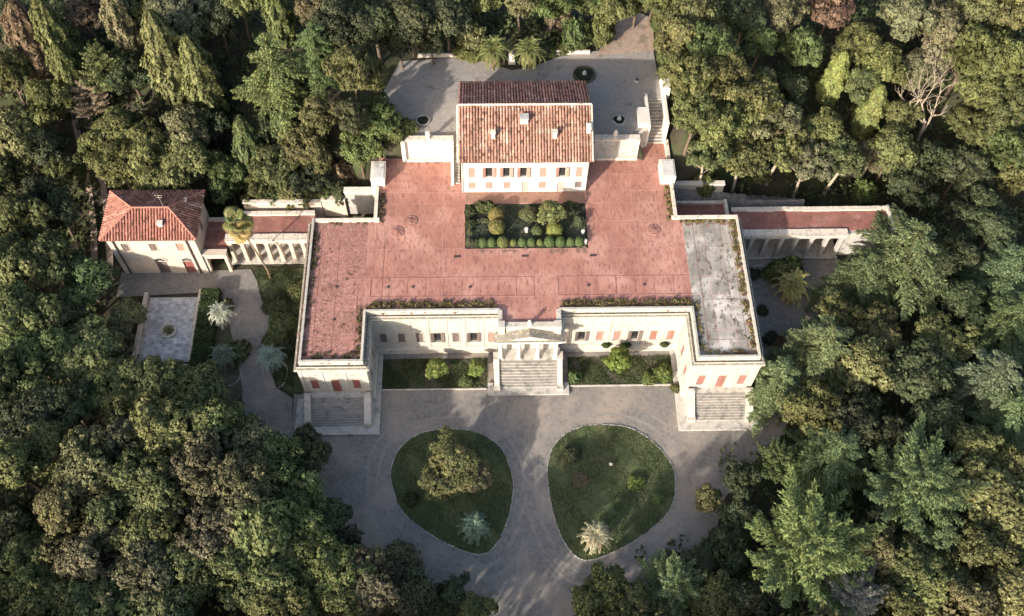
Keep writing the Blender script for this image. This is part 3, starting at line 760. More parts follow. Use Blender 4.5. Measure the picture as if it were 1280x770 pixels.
for (xa, ya), (xb, yb) in zip(pts, pts[1:]):
    i = len(b.v); nx_, ny_ = -(yb-ya), (xb-xa); L = math.hypot(nx_, ny_); nx_, ny_ = nx_/L*.45, ny_/L*.45
    b.prism([(xa, ya), (xb, yb), (xb+nx_, yb+ny_), (xa+nx_, ya+ny_)], T-.1, 13.4)
b.build('wall', M['coping'], CW)
b = MB(); b.box(15.25, 16.5, 33.1, 36.0, 13.0, 13.9); b.box(16.5, 16.85, 32.7, 38.4, T, 13.9); b.build('parapet', M['white'], CW)
SS = thing('garden_staircase', 'straight stone staircase climbing from the red terrace to the rear court on the right', 'staircase', (18.1, 35.5, T))
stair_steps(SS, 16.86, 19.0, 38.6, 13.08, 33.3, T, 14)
b = MB(); b.box(19.0, 19.4, 33.3, 39.6, T-.1, 13.8); b.build('side_wall', M['white'], SS)
b = MB(); b.box(18.9, 19.9, 38.3, 41.5, 13.0, 15.0); b.build('end_pier', M['white'], SS)
SL = thing('side_staircase', 'narrow outdoor staircase squeezed between the white wall and the house', 'staircase', (-9.0, 29, T))
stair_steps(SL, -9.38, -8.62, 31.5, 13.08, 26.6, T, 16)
b = MB(); i = len(b.v)
b.v += [(-9.75, 26.3, T), (-9.4, 26.3, T), (-9.4, 30.74, T), (-9.75, 30.74, T), (-9.75, 26.3, T+.7), (-9.4, 26.3, T+.7), (-9.4, 30.74, 13.5), (-9.75, 30.74, 13.5)]
b.f += [(0, 1, 5, 4), (1, 2, 6, 5), (2, 3, 7, 6), (3, 0, 4, 7), (4, 5, 6, 7)]; b.t += [1]*5
b.build('parapet', M['white'], SL)
for s, lab in ((-1, 'white box shaped pavilion with grey lid at the left rear corner of the terrace'), (1, 'white box shaped pavilion with grey lid at the right rear corner of the terrace')):
    P = thing('small_pavilion', lab, 'pavilion', (s*19.2, 27.8, T), 'white pavilions on the rear corners of the terrace')
    xa, xb = (-20.3, -18.5) if s < 0 else (18.05, 19.95)
    b = MB(); b.box(xa, xb, 26.25, 29.3, 6, 10.9); b.build('wall', M['white'], P)
    b = MB(); b.box(xa-.06, xb+.06, 26.2, 29.36, 10.9, 11.0); b.build('cornice', M['white'], P)
    b = MB(); b.box(xa+.25 if s < 0 else xa+.3, xb-.12, 26.5, 29.1, 11.0, 11.07); b.build('lid', M['paving'], P)
def urn(x, y, z, label):
    u_ = thing('stone_urn', label, 'urn', (x, y, z), 'urns on the walls beside the house')
    b = MB(); b.box(x-.25, x+.25, y-.25, y+.25, z, z+.2); b.build('pedestal', M['white'], u_)
    b = MB(); b.lathe([(.1, z+.2), (.12, z+.35), (.3, z+.6), (.36, z+.9), (.22, z+1.05), (.3, z+1.15), (.05, z+1.4)], x, y, 12); b.build('bowl', M['white'], u_, smooth=True)
urn(-12.7, 31.05, 13.6, 'white stone urn on the wall left of the main house')
urn(12.0, 31.05, 13.58, 'grey white stone urn on the wall right of the main house')

# western garden walls
def simple_wall(name, label, boxes, m, cat='wall', coping=None):
    o = thing(name, label, cat, ((boxes[0][0]+boxes[0][1])/2, (boxes[0][2]+boxes[0][3])/2, boxes[0][4]))
    b = MB(); c = MB()
    for x0, x1, y0, y1, z0, z1 in boxes:
        b.box(x0, x1, y0, y1, z0, z1)
        n = max(1, int((x1-x0)/1.6))
        if coping:
            for k in range(n):
                c = MB(); xa = x0-.06+(x1-x0+.12)*k/n; xb = x0-.06+(x1-x0+.12)*(k+1)/n-.02
                c.box(xa, xb, y0-.1, y1+.1, z1, z1+.14+random.uniform(0, .04)); c.build('coping_stone', M[coping], o)
    b.build('wall', M[m], o)
    return o
simple_wall('garden_wall', 'pale stepped wall with grey face left of the left pavilion', [(-24.2, -20.35, 26.6, 27.3, 3.0, 7.9)], 'greywall', coping='white')
simple_wall('garden_wall', 'cream garden wall between the grey stepped wall and the shrubs', [(-27.4, -24.25, 26.2, 26.9, 3, 6.6)], 'ochre', coping='coping')
simple_wall('garden_wall', 'long low cream wall under shrubs behind the left arcade', [(-38, -27.5, 26.1, 26.5, 2, 6.3)], 'ochre', coping='coping')
simple_wall('garden_wall', 'short cream wall under the trees behind the right pavilion', [(20.6, 27.6, 28.4, 28.9, 2, 6.6)], 'ochre', coping='white')
b = MB(); nseg = 26
for k in range(nseg):
    x0 = 20.2 + k*.72; x1 = x0+.72
    za, zb = 6.0-.11*k+random.uniform(-.2, .2), 6.0-.11*(k+1)+random.uniform(-.2, .2)
    b.face([(x0, 26.3, 3.3), (x1, 26.3, 3.3), (x1, 27.1+random.uniform(-.1, .1), 4.8), (x0, 27.1, 4.8)]); b.face([(x0, 27.1, 4.8), (x1, 27.1, 4.8), (x1, 28.4, zb), (x0, 28.4, za)])
b.build('rocky_bank', M['rough'], kind='structure')
A2 = thing('rear_shed', 'low red roofed lean-to tucked behind the grey roof of the right wing', 'shed', (23.7, 23.6, 0))
b = MB(); b.box(19.8, 27.3, 21.0, 26.2, 0, 5.2); b.build('wall', M['ochre'], A2)
b = MB(); b.box(19.8, 27.3, 21.0, 26.0, 5.2, 5.35); b.build('roof', M['redroof'], A2)
b = MB(); b.box(27.31, 27.75, 21.0, 26.4, 0, 6.0); b.build('end_wall', M['coping'], A2)
b = MB(); b.box(19.8, 27.3, 26.01, 26.4, 5.0, 5.7); b.build('coping', M['coping'], A2)

# ------------------------------------------------------------------ arcades
def arcade(label, xs, x0, x1, xr0, xr1, ztop, m):
    A = thing('arcade', label, 'arcade', ((x0+x1)/2, 22, 0))
    pm_ = MB(); pm_.box(-.24, .24, -.3, .3, 0, ztop-1.0); pm_.box(-.32, .32, -.36, .36, ztop-1.25, ztop-1.0); pm_.box(-.32, .32, -.36, .36, 0, .3)
    me = pm_.mesh('pier', M[m])
    for x in xs: inst('pier', me, A, tuple(Vector((x, 21.1, 0))-ORG[A.name]))
    b = MB(); b.box(x0, x1, 20.75, 21.45, ztop-1.0, ztop-.3); b.build('beam', M[m], A)
    b = MB(); b.box(xr0, xr1, 21.46, 24.7, ztop-.5, ztop-.12); b.build('roof', M['redroof'], A)
    b = MB(); b.box(xr0, xr1, 24.9, 25.2, 0, ztop-.02); b.build('back_wall', M['ochre'], A)
    b = MB(); b.box(x0-.3, x1, 20.4, 24.8, 0, .12); b.build('floor', M['step'], A)
    n = int((x1-x0)/1.9)
    for k in range(n):
        xa, xb = x0+(x1-x0)*k/n, x0+(x1-x0)*(k+1)/n-.04
        b = MB(); b.box(xa, xb, 20.55, 21.6, ztop-.29, ztop+.05+random.uniform(0, .06)); b.box(xa, xb, 20.55, 20.75, ztop+.0, ztop+.12); b.build('coping_stone', M['coping'], A)
    n = int((xr1-xr0)/1.9)
    for k in range(n):
        xa, xb = xr0+(xr1-xr0)*k/n, xr0+(xr1-xr0)*(k+1)/n-.04
        b = MB(); b.box(xa, xb, 24.71+random.uniform(-.08, .03), 25.3, ztop-.2, ztop+.12+random.uniform(0, .08)); b.build('coping_stone', M['coping'], A)
    return A
AL = arcade('sunlit arcade of cream piers with red flat roof between gatehouse and gallery', [-39.6+1.62*k for k in range(7)], -39.9, -28.3, -39.9, -28.3, 5.5, 'ochre')
AR = arcade('shaded arcade of grey piers with long red flat roof right of the gallery', [30.9+2.05*k for k in range(7)], 28.4, 43.6, 28.3, 49.6, 5.5, 'greywall')
b = MB(); b.box(49.6, 49.95, 20.6, 25.3, 0, 5.9); b.build('end_wall', M['coping'], AR)
b = MB(); b.box(43.7, 49.6, 21.0, 21.5, 0, 5.3); b.build('blank_wall', M['greywall'], AR)
GA = thing('gateway', 'cream gateway with flat lintel and one slanting pier beside the small house', 'gateway', (-41.4, 19.6, 0))
b = MB(); b.box(-43.0, -39.85, 19.2, 19.8, 3.3, 4.2); b.box(-43.0, -39.8, 19.0, 20.0, 4.2, 4.4); b.build('lintel', M['ochre'], GA)
for x in (-40.1, -42.85):
    b = MB(); b.box(x-.2, x+.2, 19.2, 19.8, 0, 3.3); b.build('pier', M['ochre'], GA)
b = MB(); b.box(-43.0, -39.95, 20.01, 25.0, 3.7, 3.9); b.build('roof', M['redroof'], GA)
b = MB(); b.box(-43.0, -39.95, 24.8, 25.2, 0, 4.4); b.build('back_wall', M['ochre'], GA)

# ------------------------------------------------------------------ gatehouse
K = thing('small_house', 'small cream two storey house with bright red hipped tile roof on the left', 'house', (-48.7, 22.3, 0))
kx0, kx1, ky0, ky1, kz = -54.3, -43.1, 19.1, 25.9, 8.75
mb = MB()
wall(mb, (kx0, ky0), (1, 0), kx1-kx0, 0, kz, [(x-.45-kx0, x+.45-kx0, 5.6, 7.2) for x in (-52.4, -48.8, -45.3)] + [(-49.6-kx0, -48.1-kx0, 0.02, 3.0), (-46.0-kx0, -44.5-kx0, .02, 3.0), (-53.2-kx0, -51.7-kx0, .02, 3.0)], .35)
wall(mb, (kx1, ky0), (0, 1), ky1-ky0, 0, kz, [(3.0, 3.9, 5.4, 7.0)], .2)
wall(mb, (kx0, ky1), (0, -1), ky1-ky0, 0, kz, [(3.0, 3.9, 5.4, 7.0)], .2)
mb.face([(kx1, ky1, 0), (kx0, ky1, 0), (kx0, ky1, kz), (kx1, ky1, kz)])
mb.build('wall', M['ochre'], K)
for x, c_ in ((-52.4, 'shuttergrey'), (-48.8, 'shuttergrey'), (-45.3, 'shutterpale')): window(K, x, ky0, 5.6, .9, 1.6, 0, 'closed', c_, fm='ochre')
window(K, kx1, ky0+3.45, 5.4, .9, 1.6, math.pi/2, 'closed', 'shuttergrey', fm='ochre')
window(K, kx0, ky1-3.45, 5.4, .9, 1.6, -math.pi/2, 'closed', 'shuttergrey', fm='ochre')
def arch(x, fill, r=.75, zs_=3.0):
    ring = MB(); n = 10
    for k in range(n):
        a0, a1 = math.pi*k/n, math.pi*(k+1)/n
        for (ra, rb_, y0_, y1_) in ((r, r+.25, ky0-.09, ky0-.003),):
            P = lambda rr_, aa, yy: (x+rr_*math.cos(aa), yy, zs_+rr_*math.sin(aa))
            ring.face([P(ra, a0, y0_), P(rb_, a0, y0_), P(rb_, a1, y0_), P(ra, a1, y0_)]); ring.face([P(rb_, a0, y0_), P(rb_, a0, y1_), P(rb_, a1, y1_), P(rb_, a1, y0_)]); ring.face([P(ra, a0, y0_), P(ra, a1, y0_), P(ra, a1, y1_), P(ra, a0, y1_)])
    o = ring.build('arch_surround', M['plaster'], K)
    tp = MB(); pts = [(x+r*math.cos(math.pi*k/n), ky0-.02, zs_+r*math.sin(math.pi*k/n)) for k in range(n+1)]
    tp.face(pts); t_ = tp.build('fanlight', M['glass'] if fill != 'blind' else M['ochre'], K)
    if fill != 'blind':
        f_ = MB()
        for k in (3, 5, 7): f_.tube([(x, ky0-.04, zs_), (x+r*math.cos(math.pi*k/10), ky0-.04, zs_+r*math.sin(math.pi*k/10))], [.03, .03], 4)
        f_.box(x-r, x+r, ky0-.06, ky0-.021, zs_-.05, zs_+.05)
        f_.build('fanlight_bars', M['plinth'], K)
arch(-52.45, 'blind'); arch(-48.85, 'g'); arch(-45.25, 'g')
b = MB(); b.box(-53.2, -51.7, ky0+.02, ky0+.3, 0, 3.0); b.build('blocked_doorway', M['ochre'], K)
door(K, -48.85, ky0+.12, .02, 1.45, 2.95, 0, 'shuttergrey', fm='plinth')
door(K, -45.25, ky0+.12, .02, 1.45, 2.95, 0, 'door', fm='plinth')
for xa, xb in ((kx0-.06, kx0+.55), (kx1-.6, kx1+.06), (kx1-1.5, kx1-1.2)):
    b = MB(); b.box(xa, xb, ky0-.1, ky0-.002, 0, kz-.35); b.build('pilaster', M['plaster'], K)
b = MB(); b.box(kx0-.08, kx1+.08, ky0-.13, ky0-.003, kz-.35, kz); b.box(kx0+.56, kx1-1.51, ky0-.06, ky0-.003, 4.45, 4.65); b.build('string_course', M['plaster'], K)
b = MB(); b.tube([(kx0+.75, ky0-.1, kz-.4), (kx0+.75, ky0-.1, 0)], [.07, .07], 6); b.tube([(kx1-1.0, ky0-.1, kz-.4), (kx1-1.0, ky0-.1, 0)], [.07, .07], 6); b.build('downpipe', M['iron'], K)
e0, e1, f0, f1, ez = -54.9, -42.5, 18.5, 26.4, 8.75
rx0, rx1, ry, rz_ = -50.7, -46.0, 22.1, 10.95
rb = MB()
rb.face([(e0, f0, ez), (e1, f0, ez), (rx1, ry, rz_), (rx0, ry, rz_)]); rb.face([(e1, f1, ez), (e0, f1, ez), (rx0, ry, rz_), (rx1, ry, rz_)])
rb.face([(e0, f1, ez), (e0, f0, ez), (rx0, ry, rz_)]); rb.face([(e1, f0, ez), (e1, f1, ez), (rx1, ry, rz_)])
rb.face([(e0, f0, ez-.15), (e0, f1, ez-.15), (e1, f1, ez-.15), (e1, f0, ez-.15)])
for a_, b_ in (((e0, f0), (e1, f0)), ((e1, f0), (e1, f1)), ((e1, f1), (e0, f1)), ((e0, f1), (e0, f0))): rb.face([(*a_, ez-.15), (*b_, ez-.15), (*b_, ez), (*a_, ez)])
KR = rb.build('roof', M['tilebed'], K); ORG[KR.name] = ORG[K.name]
def hipslope(A, B, C, D, m, lab):
    """eave A->B, ridge corner D above A side, C above B side"""
    A, B, C, D = map(Vector, (A, B, C, D)); u = (B-A).normalized(); W_ = (B-A).length
    d = D-A; s = (d - u*d.dot(u)); Ls = s.length; s.normalize()
    da, db = (D-A).dot(u), (C-A).dot(u)
    f = lambda a, b_: (a > da*b_/Ls-.05) and (a < W_-(W_-db)*b_/Ls+.05) and b_ < Ls
    t = MB(); tiles(t, A+Vector((0, 0, .02)), u, s, W_, Ls, f, pitch=.37, row=.42, r=.145); t.build('barrel_tiles', M[m], KR, kind='stuff', label=lab)
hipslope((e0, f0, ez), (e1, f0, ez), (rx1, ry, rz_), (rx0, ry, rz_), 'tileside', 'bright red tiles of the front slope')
hipslope((e1, f1, ez), (e0, f1, ez), (rx0, ry, rz_), (rx1, ry, rz_), 'tileshade', 'shade-coloured tiles of the back slope')
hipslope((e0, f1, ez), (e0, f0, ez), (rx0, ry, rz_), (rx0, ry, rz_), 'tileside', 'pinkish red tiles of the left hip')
hipslope((e1, f0, ez), (e1, f1, ez), (rx1, ry, rz_), (rx1, ry, rz_), 'tileshade', 'shade-coloured tiles of the right hip')
hp = MB()
for A_, B_ in (((rx0, ry, rz_), (rx1, ry, rz_)), ((e0, f0, ez), (rx0, ry, rz_)), ((e0, f1, ez), (rx0, ry, rz_)), ((e1, f0, ez), (rx1, ry, rz_)), ((e1, f1, ez), (rx1, ry, rz_))):
    A_, B_ = Vector(A_), Vector(B_); n = int((B_-A_).length/.42)
    for k in range(n): hp.tube([A_+(B_-A_)*(k/n)+Vector((0, 0, .08)), A_+(B_-A_)*((k+1.08)/n)+Vector((0, 0, .06))], [.16, .13], 6)
hp.build('hip_ridge_tiles', M['tileside'], KR, kind='stuff')
b = MB(); b.box(-47.3, -46.7, 19.9, 20.4, 9.3, 10.35); b.box(-47.38, -46.62, 19.82, 20.48, 10.35, 10.45); b.build('chimney', M['coping'], KR, label='small pale chimney on the front slope')
b = MB(); b.box(-44.6, -44.2, 23.6, 24.3, 9.4, 10.1); b.build('chimney', M['white'], KR, label='tiny white chimney on the dark right hip')
b = MB(); b.tube([(-46.7, 22.3, 10.9), (-46.7, 22.3, 13.6)], [.03, .02], 4); b.tube([(-47.2, 22.3, 13.2), (-46.2, 22.3, 13.2)], [.02, .02], 4); b.tube([(-47.1, 22.3, 12.8), (-46.3, 22.3, 12.8)], [.02, .02], 4); b.build('aerial', M['plinth'], KR)

# west court
b = MB()
for j in range(20):
    y0 = 5.7+j*.47; xa0 = -50.1+.25*(15-y0)*-.06
    n = 11
    for i in range(n):
        off = .3 if j % 2 else 0
        x0 = -50.2+i*.6+off; x1 = x0+.575
        if x1 > -43.9-.0: continue
        z = .07+random.uniform(-.01, .012)
        b.box(x0, x1, y0, y0+.44, .0, z, random.uniform(.75, 1.25))
sheet('paved_court', [(-50.6, 5.4), (-43.6, 5.4), (-43.9, 15.2), (-50.5, 15.2)], .034, M['step'], kind='structure')
b.build('stone_setts', M['paving'], kind='stuff', label='rows of pale grey stone setts paving the small west court', cat='paving')
simple_wall('low_wall', 'low pale wall along the left edge of the paved west court', [(-50.95, -50.6, 5.0, 15.4, 0, .75)], 'ochre', coping='coping')
simple_wall('low_wall', 'thin pale kerb wall on the right edge of the paved west court', [(-43.85, -43.6, 5.4, 16.0, 0, .45)], 'ochre', coping='coping')
simple_wall('stone_bench', 'short grey stone bench at the foot of the paved west court', [(-45.6, -43.9, 4.4, 4.9, 0, .45)], 'greywall', cat='bench')
# ------------------------------------------------------------------ foliage meshes
def unit(v): return v / np.maximum(np.linalg.norm(v, axis=1, keepdims=True), 1e-6)

def leaves(name, C, Nn, sz, tint, aspect=1.7, jitter=.8, axis=None):
    """one diamond shaped face per leaf clump: centres C, facing Nn"""
    n = len(C); Nn = unit(Nn + rng.normal(0, jitter, (n, 3)))
    a = axis if axis is not None else rng.normal(0, 1, (n, 3))
    a = unit(a - Nn * (a*Nn).sum(1, keepdims=True)); b = np.cross(Nn, a)
    sz = np.asarray(sz).reshape(-1, 1) * np.ones((n, 1))
    V = np.empty((n, 4, 3)); k = rng.uniform(.25, .4, (n, 1))
    V[:, 0] = C - a*sz*aspect*.5; V[:, 1] = C + b*sz*.5 - a*sz*k*.3; V[:, 2] = C + a*sz*aspect*.5; V[:, 3] = C - b*sz*.5 - a*sz*k*.3
    me = bpy.data.meshes.new(name)
    me.vertices.add(4*n); me.vertices.foreach_set('co', V.reshape(-1).astype(np.float32))
    me.loops.add(4*n); me.loops.foreach_set('vertex_index', np.arange(4*n, dtype=np.int32))
    me.polygons.add(n); me.polygons.foreach_set('loop_start', np.arange(0, 4*n, 4, dtype=np.int32)); me.polygons.foreach_set('loop_total', np.full(n, 4, dtype=np.int32))
    me.update(calc_edges=True)
    at = me.attributes.new('tint', 'FLOAT', 'FACE'); at.data.foreach_set('value', np.clip(tint, .15, 2.2).astype(np.float32))
    me.materials.append(M['leaf'])
    return me

def sph(n, up=None):
    v = unit(rng.normal(0, 1, (n, 3)))
    if up is not None:
        v[:, 2] = np.where(v[:, 2] < up, -v[:, 2], v[:, 2])
    return v

def oak_mesh(name, R=4.0, hz=3.0, cz=6.2, lobes=34, per=30, nl=15, lr=(.8, 1.5), flat=0, size=(.13, .27)):
    """broadleaf crown: boughs of leaf clumps on an uneven dome"""
    d = sph(lobes, -.25)
    rad = rng.uniform(.62, .95, (lobes, 1)); c = d * rad * np.array([R, R, hz]) * (1 - .12)
    wob = 1 + .22*np.sin(np.arctan2(d[:, 1], d[:, 0])*3 + rng.uniform(0, 6)); c[:, :2] *= wob[:, None]
    c[:, 2] -= flat * (c[:, 0]**2 + c[:, 1]**2) * .04
    lrad = rng.uniform(*lr, lobes); lt = rng.uniform(.66, 1.3, lobes); el = rng.uniform(.88, 1.13); c[:, 0] *= el; c[:, 1] /= el; c[:, :2] += rng.normal(0, .12, (lobes, 2))
    C, N_, Tn = [], [], []
    for i in range(lobes):
        k = int(per * (lrad[i]/1.1)**2)
        q = sph(k, -.35); sq = np.array([1, 1, .72])
        cc = c[i] + q*sq*lrad[i]*rng.uniform(.78, 1.05, (k, 1)); ct = lt[i]*rng.uniform(.75, 1.25, k)
        for j in range(k):
            m = rng.integers(int(nl*.6), int(nl*1.4)); o = sph(m)
            r0 = rng.uniform(.2, .38)
            C.append(cc[j] + o*r0*rng.uniform(.5, 1.1, (m, 1))); N_.append(o*.6 + q[j]*.9 + np.array([0, 0, .3])); Tn.append(ct[j]*rng.uniform(.65, 1.35, m))
    m = 1400; o = sph(m) * rng.uniform(.1, .78, (m, 1)) * np.array([R*.85, R*.85, hz*.8]); C.append(o); N_.append(sph(m)); Tn.append(np.full(m, .7))
    C = np.concatenate(C); N_ = np.concatenate(N_); Tn = np.concatenate(Tn)
    C[:, 2] += cz
    sz = rng.uniform(*size, len(C)); sz[-m:] = .5
    return leaves(name, C, N_, sz, Tn, jitter=.45)

def cypress_mesh(name, R=1.6, H=12, cone=.9):
    n = 15000; t = rng.beta(1.1, 1.3, n); th = rng.uniform(0, 2*math.pi, n)
    prof = np.sin(np.clip(t, 0, 1)**(.7+.1*cone)*math.pi)**.42*(1-.30*t)
    rib = 1 + .16*np.sin(th*7 + t*5) + .10*np.sin(th*13 - t*17)
    r = R*prof*rib*(1 + .2*np.sin(t*19+th*2)*np.sin(th*3+t*8))*rng.uniform(.74, 1.1, n)
    C = np.stack([r*np.cos(th), r*np.sin(th), .4 + t*(H-.4)], 1)
    N_ = np.stack([np.cos(th), np.sin(th), np.full(n, .35)], 1)
    cl = np.sin(th*9 + 2*np.sin(t*21))*np.sin(t*46 + th*3)
    return leaves(name, C, N_, rng.uniform(.14, .28, n), (1 + .28*cl)*rng.uniform(.7, 1.3, n), aspect=2.2, jitter=.4, axis=np.tile([0, 0, 1.], (n, 1)) + rng.normal(0, .3, (n, 3)))

def cedar_mesh(name, R=5.5, H=14, tiers=11, dense=1.0, droop=.18, base=.16, up=.0):
    C, N_, A_, Tn = [], [], [], []
    for ti in range(tiers):
        f = ti/(tiers-1); z = H*(base + (1-base)*f**.9); Rr = R*(1-f)**.55*rng.uniform(.85, 1.1) + .5
        nb = int(5 + 3*(1-f))
        for b in range(nb):
            th = 2*math.pi*(b+rng.uniform(-.35, .35))/nb + ti*2.1; L = Rr*rng.uniform(.5, 1.18)
            bend = rng.uniform(-.35, .35); tb = rng.uniform(.75, 1.25)
            ntw = max(6, int(L*5.0*dense))
            for k in range(ntw):
                g = (k+1)/ntw; aa = th + bend*g; d = np.array([math.cos(aa), math.sin(aa), 0]); s = np.array([-d[1], d[0], 0])
                p0 = d*L*g + np.array([0, 0, z + up*L*g - droop*L*g*g])
                for sg in (-1, 1):
                    tl = (.25 + .40*L*(1-g)**.9*min(1, g*3.2))*rng.uniform(.55, 1.25); e = d*.8 + s*sg*rng.uniform(.45, .9) + np.array([0, 0, rng.uniform(-.05, .25)+up*.5]); e /= np.linalg.norm(e)
                    m = max(3, int(tl/.12)); q = (np.arange(m)+.5)/m
                    wdt = (.13*(1-q)+.02)[:, None]
                    pts = p0 + e*tl*q[:, None] - np.array([0, 0, .15])*tl*(q**2)[:, None] + rng.normal(0, 1, (m, 3))*wdt
                    C.append(pts); N_.append(np.tile([0, 0, 1.], (m, 1)) + e*.2); A_.append(np.tile(e, (m, 1)) + rng.normal(0, .35, (m, 3))); Tn.append(tb*rng.uniform(.65, 1.35, m)*(1 + .35*q))
    m = 700; th = rng.uniform(0, 6.28, m); f = rng.uniform(0, 1, m); rr = R*.4*(1-f)*rng.uniform(.2, 1, m)
    C.append(np.stack([rr*np.cos(th), rr*np.sin(th), H*(base+(.95-base)*f)], 1)); N_.append(sph(m)); A_.append(sph(m)); Tn.append(np.full(m, .6))
    C = np.concatenate(C); sz = rng.uniform(.13, .21, len(C)); sz[-m:] = .35
    return leaves(name, C, np.concatenate(N_), sz, np.concatenate(Tn), aspect=2.9, jitter=.38, axis=np.concatenate(A_))

def bush_mesh(name, R=1.0, hz=.8, n=3500, lump=.18, size=(.07, .14), clip=False):
    d = sph(n, -.15); az = np.arctan2(d[:, 1], d[:, 0])
    r = 1 + (0 if clip else lump)*np.sin(az*4+d[:, 2]*5)*np.cos(d[:, 2]*7 + az) + rng.normal(0, .02 if clip else .09, n)
    C = d*np.array([R, R, hz])*r[:, None]
    if clip: C[:, 2] = np.sign(C[:, 2])*np.abs(C[:, 2])
    C[:, 2] += hz*.45
    return leaves(name, C, d, rng.uniform(*size, n), rng.uniform(.65, 1.35, n)*(1+.2*np.sin(az*6+d[:, 2]*9)), jitter=.35 if clip else .6)

def trunk_mesh(name, H, r0, limbs=6, spread=2.2, m='bark', lean=.3, seed=0):
    rnd = random.Random(seed); b = MB()
    pts = [(0, 0, -.6), (lean*.15, .05, H*.2), (lean*.5, -.1, H*.5), (lean, 0, H*.8), (lean*1.2, .1, H)]
    b.tube(pts, [r0*1.35, r0, r0*.85, r0*.55, r0*.2], 8)
    for k in range(limbs):
        th = 2*math.pi*k/limbs + rnd.uniform(-.4, .4); z = H*rnd.uniform(.42, .75); L = spread*rnd.uniform(.6, 1.1)
        x0 = lean*z/H
        b.tube([(x0, 0, z), (x0+L*.5*math.cos(th), L*.5*math.sin(th), z+L*.35), (x0+L*math.cos(th+.2), L*math.sin(th+.2), z+L*.8)], [r0*.5, r0*.33, r0*.12], 6)
    return b.mesh(name, M[m], smooth=True)

def bare_mesh(name):
    b = MB(); rnd = random.Random(5)
    def br(p, d, L, r, depth):
        q = p + d*L*.5 + Vector((rnd.uniform(-.1, .1),)*3)*L*.3; e = p + d*L
        b.tube([p, q, e], [r, r*.8, r*.55], 6 if depth < 2 else 4)
        if depth > 4 or r < .012: return
        for k in range(3 if depth < 3 else 2):
            nd = (d + Vector((rnd.uniform(-.8, .8), rnd.uniform(-.8, .8), rnd.uniform(-.1, .5)))).normalized()
            br(p + d*L*rnd.uniform(.55, 1), nd, L*rnd.uniform(.55, .8), r*.56, depth+1)
    br(Vector((0, 0, -.5)), Vector((.1, .05, 1)).normalized(), 4.6, .24, 0)
    return b.mesh(name, M['barkpale'], smooth=True)

OAK = [oak_mesh('oak_crown', size=[(.12, .24), (.11, .2), (.17, .34), (.12, .22), (.15, .3)][k], nl=[15, 19, 10, 17, 12][k], lobes=30+4*k, lr=[(.8, 1.5), (.7, 1.2), (.9, 1.7), (.6, 1.1), (.8, 1.4)][k], R=[4, 4, 4.1, 3.9, 4][k], hz=[3, 3.2, 2.8, 3.1, 2.7][k]) for k in range(5)]
UMB = [oak_mesh('umbrella_crown', R=4.2, hz=1.7, cz=7.6, lobes=40, lr=(.7, 1.1)) for k in range(2)]
CYP = [cypress_mesh('cypress_crown'), cypress_mesh('cypress_crown', R=1.7, cone=.7)]
CED = [cedar_mesh('cedar_crown'), cedar_mesh('cedar_crown', tiers=10, droop=.24), cedar_mesh('cedar_crown', tiers=12, dense=1.15, droop=.12)]
FEA = [cedar_mesh('plumed_crown', R=6.8, H=13, tiers=14, dense=1.0, droop=-.14, base=.35, up=.42), cedar_mesh('plumed_crown', R=6.6, H=13, tiers=15, dense=.95, droop=-.1, base=.3, up=.36)]
CEDL = cedar_mesh('cedar_crown', R=9.2, H=14, tiers=8, dense=.95, droop=.12)
SHR = [bush_mesh('shrub_foliage', 1.5, 1.3, 4000, .25, (.12, .24)), bush_mesh('shrub_foliage', 1.4, 1.1, 3600, .3, (.14, .26))]
CLIP = bush_mesh('clipped_foliage', .62, .68, 3000, 0, (.06, .12), True)
TR = {'O': [trunk_mesh('oak_trunk', 7, .26, 6, 2.6, 'bark', .5, 1), trunk_mesh('oak_trunk', 7, .24, 7, 2.4, 'bark', -.6, 2)],
      'U': [trunk_mesh('pale_trunk', 8, .27, 6, 3.0, 'barkpale', 1.1, 3), trunk_mesh('pale_trunk', 8, .25, 6, 3.0, 'barkpale', -.6, 4)],
      'C': [trunk_mesh('cypress_trunk', 10, .2, 0, 1, 'bark', 0, 5)], 'P': [trunk_mesh('cedar_trunk', 13, .32, 0, 1, 'barkpale', 0, 6)], 'F': [trunk_mesh('cedar_trunk', 9, .28, 5, 1.6, 'bark', 0, 7)],
      'S': [trunk_mesh('shrub_stem', 1.0, .07, 4, .6, 'bark', 0, 8)]}
BARE = bare_mesh('bare_branches')
